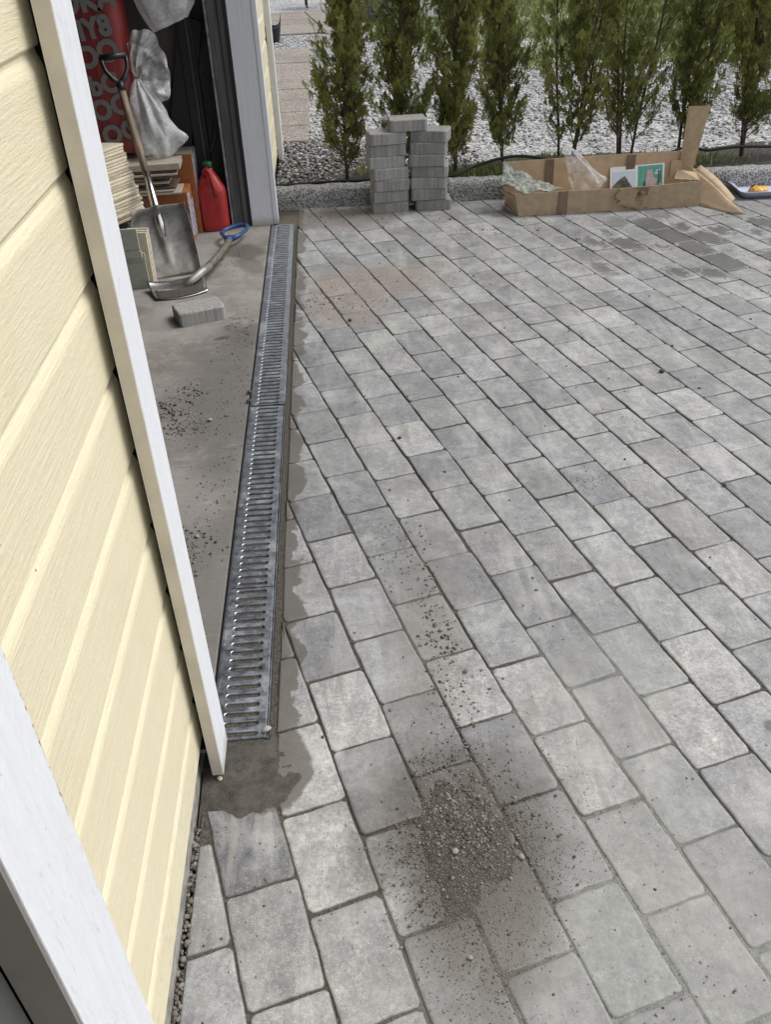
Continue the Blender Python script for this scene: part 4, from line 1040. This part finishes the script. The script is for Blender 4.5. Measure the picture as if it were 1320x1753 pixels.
MB().add([(.03, -.002, .01), (.06, -.002, .006), (.075, -.002, .04), (.06, -.002, .07), (.035, -.002, .05)], [(0, 1, 2, 3, 4)]).build('picture', M['pblack'], lf)
MB().add([(.045, -.0025, .03), (.10, -.0025, .02), (.115, -.0025, .06), (.09, -.0025, .075), (.085, -.0025, .12), (.055, -.0025, .115), (.05, -.0025, .08)], [tuple(range(7))]).build('picture', M['ppink'], lf)
for x, z, w_, h_ in ((.118, .02, .008, .09), (.13, .05, .005, .06), (.10, .09, .02, .01), (.105, .105, .03, .007), (.125, .03, .014, .006)): MB().box(x, x+w_, -.0022, -.0018, z, z+h_).build('picture', M['pblue' if h_ < .02 else 'pblack'], lf)

# tray with food
tr = empty('serving_tray', (2.49, 5.03, .004)); tag(tr, 'lilac-white plastic tray lying on the pavers at the right edge by the kerb', 'tray')
def rr(cx, cy, w, h, r, z, n=5):
    P = []
    for sx, sy, a0 in ((1, 1, 0), (-1, 1, 90), (-1, -1, 180), (1, -1, 270)):
        for k in range(n): a = math.radians(a0+90*k/(n-1)); P.append((cx+sx*(w/2-r)+r*math.cos(a), cy+sy*(h/2-r)+r*math.sin(a), z))
    return P
rings = [rr(0, 0, .30, .22, .03, 0), rr(0, 0, .345, .262, .035, .040), rr(0, 0, .355, .272, .035, .041), rr(0, 0, .355, .272, .035, .037), rr(0, 0, .335, .252, .03, .034), rr(0, 0, .29, .21, .03, .006)]
V = [p for r_ in rings for p in r_]; n = 20
F = [tuple(range(n))[::-1]]+[(k*n+i, k*n+(i+1) % n, (k+1)*n+(i+1) % n, (k+1)*n+i) for k in range(5) for i in range(n)]+[tuple(5*n+i for i in range(n))]
mesh('tray_body', V, F, M['tray'], tr, True).modifiers.new('w', 'WEIGHTED_NORMAL')
tr.rotation_euler = (0, 0, -.05); tr.location.x = 2.515
MB().box(-.182, -.168, -.045, .045, .0405, .046).build('tray_handle', M['tray'], tr, bevel=.003)
fd = empty('food', (2.47, 4.995, .012)); tag(fd, 'flat round baked snack with yellow topping and dark leaf bits on the tray', 'food')
def foodfn(u, v):
    a = 2*math.pi*u; r = .062*v*(1+.06*mnoise.noise(Vector((math.cos(a)*2, math.sin(a)*2, 0)))); z = .030*(1-v**6)+.004*mnoise.noise(Vector((r*math.cos(a)*60, r*math.sin(a)*60, 3)))
    return Vector((r*math.cos(a), r*math.sin(a)*.8, max(0, z)))
grid('crust', foodfn, 26, 9, M['crust'], fd, True, closeu=True)
def topfn(u, v):
    p = foodfn(u, v*.86); p.z += .004+.004*mnoise.noise(p*90); return p
grid('topping', topfn, 30, 10, M['food'], fd, True, closeu=True)
for k, (a, b_) in enumerate(((-.03, .02), (-.012, .028), (.01, .02), (-.04, 0), (.03, .03))): MB().box(-.010, .010, -.004, .004, 0, .003).build('leaf_bit', M['olive'], fd, loc=(a, b_, .036), rot=(.2, .1*k, k*1.1))

# dry leaf on the pavers
o = MB().add([(0, 0, .001), (.012, .006, .006), (.02, .0, .002), (.026, .010, .008), (.012, .018, .004), (.004, .014, .009), (-.006, .016, .002), (-.003, .006, .005)], [(0, 1, 4, 7), (1, 2, 3, 4), (7, 4, 5, 6)]).build('dry_leaf', simple('red_brown_leaf', (.16, .05, .03), .7), None); o.location = (1.25, 4.38, .001); tag(o, 'small curled red-brown leaf on the pavers in front of the box', 'leaf')

# ------------------------------------------------------------------ things in the garage
# scoop shovel leaning back
def frame(o_, zdir, xhint):
    z = Vector(zdir).normalized(); x = Vector(xhint); x = (x-z*x.dot(z)).normalized(); y = z.cross(x)
    return Matrix(((x.x, y.x, z.x, o_[0]), (x.y, y.y, z.y, o_[1]), (x.z, y.z, z.z, o_[2]), (0, 0, 0, 1)))
sh = empty('shovel', (0, 0, 0)); tag(sh, 'large grey scoop shovel with black D-grip leaning on the board piles in the garage', 'shovel')
sh.matrix_world = frame((-.797, 4.187, .002), (-.065, .165, .35), (1, .28, 0))
def bladefn(u, v):
    x = (u-.5)*2; w = .150+.006*math.sin(math.pi*v)-(.010 if v > .9 else 0); edge = max(0, abs(x)-.72)/.28
    z = v*.325*(1-.0*abs(x)); side = -.055*edge**1.5*(.45+.75*v)
    y = side                                            # side walls come towards the viewer
    y += .026*math.exp(-(x/.10)**2)*min(1, max(0, (v-.12)/.5))*-1.0   # centre rib
    y += -.055*max(0, (v-.82)/.18)**2                    # back wall curls forward
    y += .012*math.sin(math.pi*v)
    return Vector((x*w*(1-.10*edge**2), y, z-.012*abs(x)**2*(v > .5)))
bl = grid('blade', bladefn, 33, 24, M['alu'], sh, True, .003)
MB().tube([(0, .02, .13), (0, -.012, .25), (0, -.004, .34), (0, 0, .50)], [.006, .024, .021, .0175], 12).build('socket', M['chrome'], sh, True)
MB().tube([(0, -.018, .245), (0, -.010, .30), (0, -.002, .36)], [.012, .0165, .017], 10).build('handle_end', M['handlewood'], sh, True)
MB().tube([(0, 0, .48), (-.004, .004, .60), (-.010, .004, .76), (-.010, 0, .90)], [.0172, .0185, .0185, .0165], 12).build('handle', M['handlewood'], sh, True)
g_ = empty('grip', (-.010, 0, .90), 0, sh); 
grp = MB().tube([(0, 0, -.03), (0, 0, .012)], .0195, 12).tube([(-.060, 0, .125), (.060, 0, .125)], .0145, 12)
for s in (-1, 1): grp.tube([(0, 0, .0), (s*.030, 0, .030), (s*.050, 0, .065), (s*.056, 0, .095), (s*.056, 0, .125)], [.016, .012, .010, .010, .011], 10)
gg = grp.build('grip_bar', M['black'], g_, True)
bpy.data.objects.remove(g_) if False else None

# short shovel lying on the floor
s2 = empty('shovel', (0, 0, 0)); tag(s2, 'shovel with blue D-grip lying on the garage floor, blade full of dirt', 'shovel')
def b2(u, v):
    x = (u-.5)*2; y = v*.15; z = .006+.022*abs(x)**2.2*(.3+.7*v)+.026*max(0, (v-.55)/.45)**2*(1-.2*abs(x))
    return Vector((x*(.122+.012*v), y-.022*(1-abs(x)**2)*(1-v)+.0, z))
bl2 = grid('blade', b2, 30, 16, M['chrome'], s2, True, .0025)
s2.location = (-.722, 3.915, .0); s2.rotation_euler = (0, 0, math.radians(18))
iv = (Matrix.Translation(s2.location) @ Matrix.Rotation(math.radians(18), 4, 'Z')).inverted()
def L2(p): return iv @ Vector(p)
def dirt2(u, v):
    p = b2(.06+.88*u, .03+.55*v); p.z += .004+.014*max(0, math.sin(math.pi*v))**.6*max(0, math.sin(math.pi*u))**.5+.003*mnoise.noise(p*80); return p
grid('dirt_load', dirt2, 30, 14, M['sand'], s2, True)
MB().tube([L2(p) for p in ((-.715, 4.00, .022), (-.681, 4.035, .038), (-.640, 4.085, .055), (-.610, 4.14, .060))], [.008, .016, .019, .0185], 12).build('socket', M['alu'], s2, True)
MB().tube([L2(p) for p in ((-.618, 4.125, .060), (-.585, 4.24, .062), (-.562, 4.40, .055), (-.548, 4.56, .047))], [.0175, .0185, .0175, .0165], 12).build('handle', simple('grey_worn_handle', (.15, .125, .10), .6, nscale=18, var=.35, stretch=(6, 6, .5)), s2, True)
gb = MB(); c0 = Vector((-.546, 4.57, .046)); 
loop = [(-.546, 4.57, .046), (-.578, 4.62, .045), (-.600, 4.685, .045), (-.585, 4.735, .048), (-.545, 4.765, .052), (-.500, 4.775, .056), (-.466, 4.755, .056), (-.468, 4.70, .052), (-.500, 4.625, .048), (-.540, 4.575, .046)]
gb.tube([L2(p) for p in loop], [.016, .011, .010, .010, .012, .013, .011, .010, .011, .016], 10).tube([L2((-.555, 4.535, .048)), L2((-.545, 4.59, .046))], .019, 12)
gb.build('grip', M['blue'], s2, True)

# jerry can
jc = empty('jerry_can', (-.655, 4.935, 0)); tag(jc, 'red plastic fuel can with dark green cap on the garage floor by the door frame', 'fuel can')
secs = [(0, .070, .066, 0), (.006, .078, .074, 0), (.04, .080, .076, 0), (.20, .080, .076, 0), (.225, .076, .072, 0), (.26, .056, .055, .002), (.295, .036, .037, .004), (.312, .027, .027, .006), (.33, .025, .025, .006)]
V = []; n = 24
for z, rx, ry, oy in secs:
    for k in range(n):
        a = 2*math.pi*k/n; c, s = math.cos(a), math.sin(a); pw = .55 if z < .27 else 1
        rib = 1-.022*(.5+.5*math.cos(z*2*math.pi/.021)) if .03 < z < .2 else 1
        V.append((rx*math.copysign(abs(c)**pw, c)*rib, ry*math.copysign(abs(s)**pw, s)*rib+oy, z))
F = [tuple(range(n))[::-1]]+[(k*n+i, k*n+(i+1) % n, (k+1)*n+(i+1) % n, (k+1)*n+i) for k in range(len(secs)-1) for i in range(n)]+[tuple((len(secs)-1)*n+i for i in range(n))]
mesh('can_body', V, F, M['red'], jc, True); jc.rotation_euler = (0, 0, .15)
MB().tube([(-.022, -.030, .285), (-.026, -.050, .318), (-.012, -.055, .330), (.004, -.060, .310), (.018, -.078, .235), (.020, -.080, .19)], [.012, .011, .011, .011, .012, .010], 10).build('handle', M['red'], jc, True)
MB().tube([(0, .006, .325), (0, .006, .350), (0, .006, .356)], [.028, .028, .02], 16).build('cap', M['redcap'], jc, True)
for i in range(9):
    for x in (-.035, .030): MB().box(x-.012, x+.012, -.0795, -.0765, .030+i*.019, .033+i*.019).build('level_mark', M['red'], jc, bevel=.001)
MB().box(.0735, .0775, -.02, .03, .06, .17).build('sticker', M['label'], jc)

# cartons
def carton(name_lab, x0, x1, y0, y1, z0, z1, ms, lab_faces):
    c = empty('carton', ((x0+x1)/2, (y0+y1)/2, z0)); tag(c, name_lab, 'carton'); ox, oy = (x0+x1)/2, (y0+y1)/2
    MB().box(x0-ox, x1-ox, y0-oy, y1-oy, 0, z1-z0).build('carton_body', M[ms], c, bevel=.003)
    for a in lab_faces: MB().box(*a).build('label_sheet', M['label'], c)
    return c
c1 = carton('low orange carton with grey lettering standing behind the scoop shovel', -1.35, -.750, 4.68, 4.858, 0, .268, 'orange', [(.3005, .3015, -.080, .005, .03, .255), (.3005, .3015, .012, .085, .01, .20)])
MB().box(-.30, .30, -.0905, -.0892, .0, .19).build('label_sheet', M['boarddark'], c1)
c2 = carton('taller carton with grey top and striped labels at the garage wall', -1.35, -.722, 4.862, 5.075, 0, .412, 'orange', [(.3145, .3155, -.10, .10, .16, .408), (.3145, .3155, .01, .10, .02, .19)])
MB().box(-.312, .312, -.105, .105, .4125, .4145).build('lid', M['boxgrey'], c2)
def text(body, size, m, parent, loc, rot, ext=.0006, off=0):
    cu = bpy.data.curves.new('lettering', 'FONT'); cu.body = body; cu.size = size; cu.extrude = ext; cu.offset = off; cu.resolution_u = 3
    to = bpy.data.objects.new('tmp', cu); C.objects.link(to); dg = bpy.context.evaluated_depsgraph_get(); me = bpy.data.meshes.new_from_object(to.evaluated_get(dg)); bpy.data.objects.remove(to)
    me.materials.clear(); me.materials.append(m); o = bpy.data.objects.new('lettering', me); link(o, parent); o.location = loc; o.rotation_euler = rot; return o
text('GEVIR', .050, M['printgrey'], c1, (-.045, -.0915, .212), (math.pi/2, 0, 0), off=.0014)

# flooring boards lying on the low carton
rsb = np.random.RandomState(8)
names = ['lowest', 'second', 'third', 'fourth', 'fifth', 'sixth', 'seventh', 'eighth', 'ninth', 'topmost']
zz = .270
spec = [(-.765, .10, 'boardtop', .009), (-.80, .09, 'boardtop', .007), (-.785, .04, 'boarddark', .008), (-.86, .02, 'boarddark', .008), (-.815, .06, 'boardtop', .008), (-.93, .0, 'boardtop', .008), (-.80, .03, 'boarddark', .010), (-.775, .05, 'boardtop', .008), (-.775, .0, 'boarddark', .008), (-.755, .02, 'boardtop', .030)]
for i, (xr_, dy, mm, th) in enumerate(spec):
    o = MB().box(-.55, 0, -.085, .085, 0, th).build('flooring_board', M[mm], None, bevel=.001); o.location = (xr_-.01, 4.765-dy*.35, zz); o.rotation_euler = (0, 0, rsb.normal(0, .02)+.03)
    zz += th+.0045; tag(o, f'{names[i]} flat board in the low pile on the orange carton', 'board', 'flat boards lying on the orange carton')

# pile of thin cream boards, ends stepped, left of the shovel
nb = 24
for i in range(nb):
    f = i/(nb-1)
    o = MB().box(-.30, 0, -.32, 0.0, 0, .0115).build('cream_board', M['panelcream' if i % 5 else 'boardedge'], None, bevel=.0012)
    o.location = (-.925-.050*(1-f)*0-.055*f+.012*rsb.rand(), 4.42+.02*rsb.rand(), .245+.0138*i)
    o.rotation_euler = (math.radians(0), math.radians(-3), math.radians(-31+rsb.normal(0, 1.2)))
    ow = 'first second third fourth fifth sixth seventh eighth ninth tenth eleventh twelfth'.split()
    tag(o, f'thin cream board, {ow[nb-1-i]+" from the top" if i >= 12 else ow[i]+" from the bottom"}, in the stepped pile left of the scoop shovel', 'board', 'thin cream boards in the tall stepped pile')
o = MB().box(-.30, 0, -.16, .16, 0, .24).build('support_crate', M['darkwood'], None, bevel=.003); o.location = (-.99, 4.46, 0); tag(o, 'dark crate under the tall pile of cream boards', 'crate')
# short offcuts standing upright in front
UP = [(-.962, 4.045, .128, .295, 'panelgrey', 'grey-green grooved offcut standing in front, cut shorter and wider', 0), (-.930, 4.062, .10, .285, 'panelgrey', 'grey-green grooved offcut behind the front one, seen at its right', 1), (-.900, 4.078, .032, .280, 'panelcream', 'narrow cream offcut standing at the right of the grey-green ones', 2)]
oc = empty('offcut', (-.952, 4.03, .155)); tag(oc, 'upper grey-green grooved panel offcut leaning by the white casing', 'offcut')
MB().box(-.08, .052, 0, .012, .035, .135).box(-.08, .056, -.004, .010, 0, .033).build('panel_face', M['panelgrey'], oc, bevel=.002)
oc = empty('offcut', (-.93, 4.05, 0)); tag(oc, 'lower grey-green grooved panel offcut standing on the garage floor', 'offcut')
MB().box(-.08, .040, 0, .012, 0, .125).box(-.08, .042, 0, .012, .128, .17).box(-.08, .040, .002, .012, .12, .13).build('panel_face', M['panelgrey'], oc, bevel=.002)
for k, dx in enumerate((0, 1, 2)):
    o = MB().box(-.10, 0, 0, .0105, 0, .255+.006*k).build('offcut', M['panelcream'], None, bevel=.001); o.location = (-.872+.004*k, 4.066+.0125*k, 0); o.rotation_euler = (math.radians(-3), 0, math.radians(-8))
    tag(o, f"{['front', 'middle', 'rear'][k]} one of the three cream offcuts standing right of the grey-green panel", 'offcut', 'cream offcuts standing on edge')

# red wrapped insulation pack
pk = empty('insulation_pack', (-1.25, 4.93, .445)); tag(pk, 'big red film-wrapped pack with grey lettering leaning upright in the garage', 'insulation pack')
def packf(u, v):
    a = 2*math.pi*u; c, s = math.cos(a), math.sin(a); pw = .35
    x = .30*math.copysign(abs(c)**pw, c); y = .135*math.copysign(abs(s)**pw, s); e = 1-.10*abs(2*v-1)**6
    k = 1+.02*mnoise.noise(Vector((c*3, s*3, v*5)))
    return Vector((x*e*k, y*e*k, v*1.15))
grid('pack_body', packf, 60, 24, M['redwrap'], pk, True, closeu=True)
MB().box(-.27, .27, -.12, .12, .0, .004).build('pack_end', M['redwrap'], pk); MB().box(-.27, .27, -.12, .12, 1.146, 1.15).build('pack_end', M['redwrap'], pk)
for k, (body, size, x, z, ry) in enumerate((('OKA', .125, .03, .66, .25), ('MY8', .12, .035, .545, .3), ('OO', .13, .07, .425, .5), ('bC', .12, .10, .31, .3), ('OO', .125, .09, .19, .5), ('OO', .12, .12, .075, .5))):
    text(body, size, M['printgrey'], pk, (x, -.1405-.0016*(k % 2), z-.03), (math.pi/2, -ry*.45, 0), .0004, .006)

# milky plastic bag, knotted, resting on the cartons
bg = empty('plastic_bag', (-.90, 4.83, .42)); tag(bg, 'milky plastic bag tied at its neck, slumped on the cartons beside the red pack', 'plastic bag')
def bodyf(u, v):
    a = 2*math.pi*u; z = .365*v; prof = max(0, math.sin(math.pi*min(1, v*.92+.10)))**.7
    r = .015+.115*prof*(1-.45*v); pl = 1+.16*v*math.sin(9*a+3*v)+.05*math.sin(23*a+5*v)*v+.10*abs(mnoise.noise(Vector((math.cos(a)*5, math.sin(a)*5, v*6))))+.20*mnoise.noise(Vector((math.cos(a)*2.2, math.sin(a)*2.2, v*3)))
    x = r*pl*math.cos(a)+.02-.045*v; y = r*.75*pl*math.sin(a)
    sp = math.exp(-((a-.0)/.35)**2)+math.exp(-((a-2*math.pi)/.35)**2); x += sp*.055*math.exp(-((v-.22)/.12)**2); 
    return Vector((x, y, z))
grid('bag_body', bodyf, 72, 40, M['bag'], bg, True, closeu=True)
def flare(u, v):
    a = -1.2+3.6*u; c = Vector((-.03, 0, .36)); r = .012+.17*v
    d = Vector((math.cos(a)*.62+.32*v, -.25*math.sin(5*a)*(.4+v*.3), math.sin(a)*.95+.25)); p = c+d*r*(1+.18*mnoise.noise(Vector((a*2, v*3, 1))))
    p.y += .022*math.sin(11*u*3.1)*v+.02*mnoise.noise(Vector((u*8, v*5, 2))); return p
grid('bag_neck', flare, 60, 22, M['bag'], bg, True)
b3 = empty('plastic_bag', (-.72, 4.95, 1.06)); tag(b3, 'large milky plastic bag hanging high in the garage above the fuel can', 'plastic bag')
def hangf(u, v):
    a = 2*math.pi*u; z = -.06+.62*v; r = (.03+.135*max(0, math.sin(math.pi*min(1, v*.8+.08)))**.8)*(1+.15*mnoise.noise(Vector((math.cos(a)*2, math.sin(a)*2, v*4)))+.06*math.sin(8*a))
    return Vector((r*math.cos(a)*1.15-.02+.10*(1-v)*0, r*.6*math.sin(a), z+.03*math.cos(a)))
grid('bag_body', hangf, 60, 30, M['bag'], b3, True, closeu=True)
for k, (x, tip) in enumerate(((.11, (.13, -.02)), (.02, (.02, -.05)))): pass
# dark leaning stuff behind the fuel can
o = MB().tube([(-.70, 5.04, .30), (-.62, 5.06, .42), (-.57, 5.07, .62)], .008, 8).build('hanging_cable', M['darkwood'], None, True); tag(o, 'thin grey cable hanging behind the fuel can', 'cable')
o = MB().box(-.06, .06, -.02, .02, 0, .62).build('dark_board', M['rubber'], None, bevel=.003); o.location = (-.80, 5.05, .415); o.rotation_euler = (0, .25, 0); tag(o, 'dark board leaning in the garage corner behind the milky bag', 'board')

# ------------------------------------------------------------------ far garden things
wb = empty('garden_board', (1.56, 13.7, .03)); tag(wb, 'upright white board standing at the edge of the lawn', 'white board')
MB().box(-.16, .16, -.02, .02, 0, 1.2).build('board_panel', M['whiteboard'], wb, bevel=.004); wb.rotation_euler = (0, 0, -.2)
MB().box(.175, .21, -.02, .03, 0, 1.2).build('board_post', M['black'], wb)
w2 = MB().box(-.2, .2, -.02, .02, 0, 1.1).build('garden_board', M['whiteboard'], None, bevel=.004); w2.location = (.62, 15.6, .03); w2.rotation_euler = (0, 0, .3); tag(w2, 'white board behind the dark tarpaulin bundle', 'white board')
tb = empty('tarpaulin_bundle', (.74, 13.7, .03)); tag(tb, 'crumpled dark grey tarpaulin bundle with a red bit on the gravel', 'tarpaulin bundle')
def lump(cx, cy, cz, rx, ry, rz, sd, m, nm):
    def f(u, v):
        a = 2*math.pi*u; b_ = math.pi*(v-.5); d = Vector((math.cos(a)*math.cos(b_), math.sin(a)*math.cos(b_), math.sin(b_))); k = 1+.45*mnoise.noise(d*2.1+Vector((sd, 0, 0)))+.18*mnoise.noise(d*6)
        return Vector((cx+d.x*rx*k, cy+d.y*ry*k, max(.0, cz+d.z*rz*k)))
    return grid(nm, f, 24, 14, m, tb, False, closeu=True)
lump(-.16, -.05, .10, .15, .15, .13, 1, M['tarp'], 'fold'); lump(.05, .1, .18, .2, .2, .2, 3, M['tarp2'], 'fold'); lump(-.02, 0, .12, .22, .12, .10, 7, M['rubber'], 'fold'); lump(.06, .15, .42, .07, .07, .05, 9, M['redcloth'], 'cloth')
for i, (x, y) in enumerate(((-.14, 15.6), (.22, 15.7), (-.18, 16.2), (.20, 16.3))): pass
ch = empty('garden_chair', (0.02, 15.9, .06)); tag(ch, 'black metal garden chair standing on the far slabs', 'chair')
for x, y in ((-.20, -.2), (.2, -.2), (-.22, .22), (.22, .22)): MB().box(x-.014, x+.014, y-.014, y+.014, 0, .45).build('leg', M['black'], ch)
MB().box(-.23, .23, -.23, .23, .45, .48).build('seat', M['black'], ch); MB().box(-.23, .23, .21, .24, .48, .9).build('backrest', M['black'], ch)
pt = empty('plastic_pot', (-.60, 12.0, .05)); tag(pt, 'black plastic pot with a raised curved rim beside the garage corner', 'plastic pot')
def potf(u, v):
    a = 2*math.pi*u; r = .09+.05*v; return Vector((r*math.cos(a), r*math.sin(a), .17*v+.14*max(0, math.cos(a))**6*v**2))
grid('pot_body', potf, 24, 8, M['black'], pt, True, .006, closeu=True)
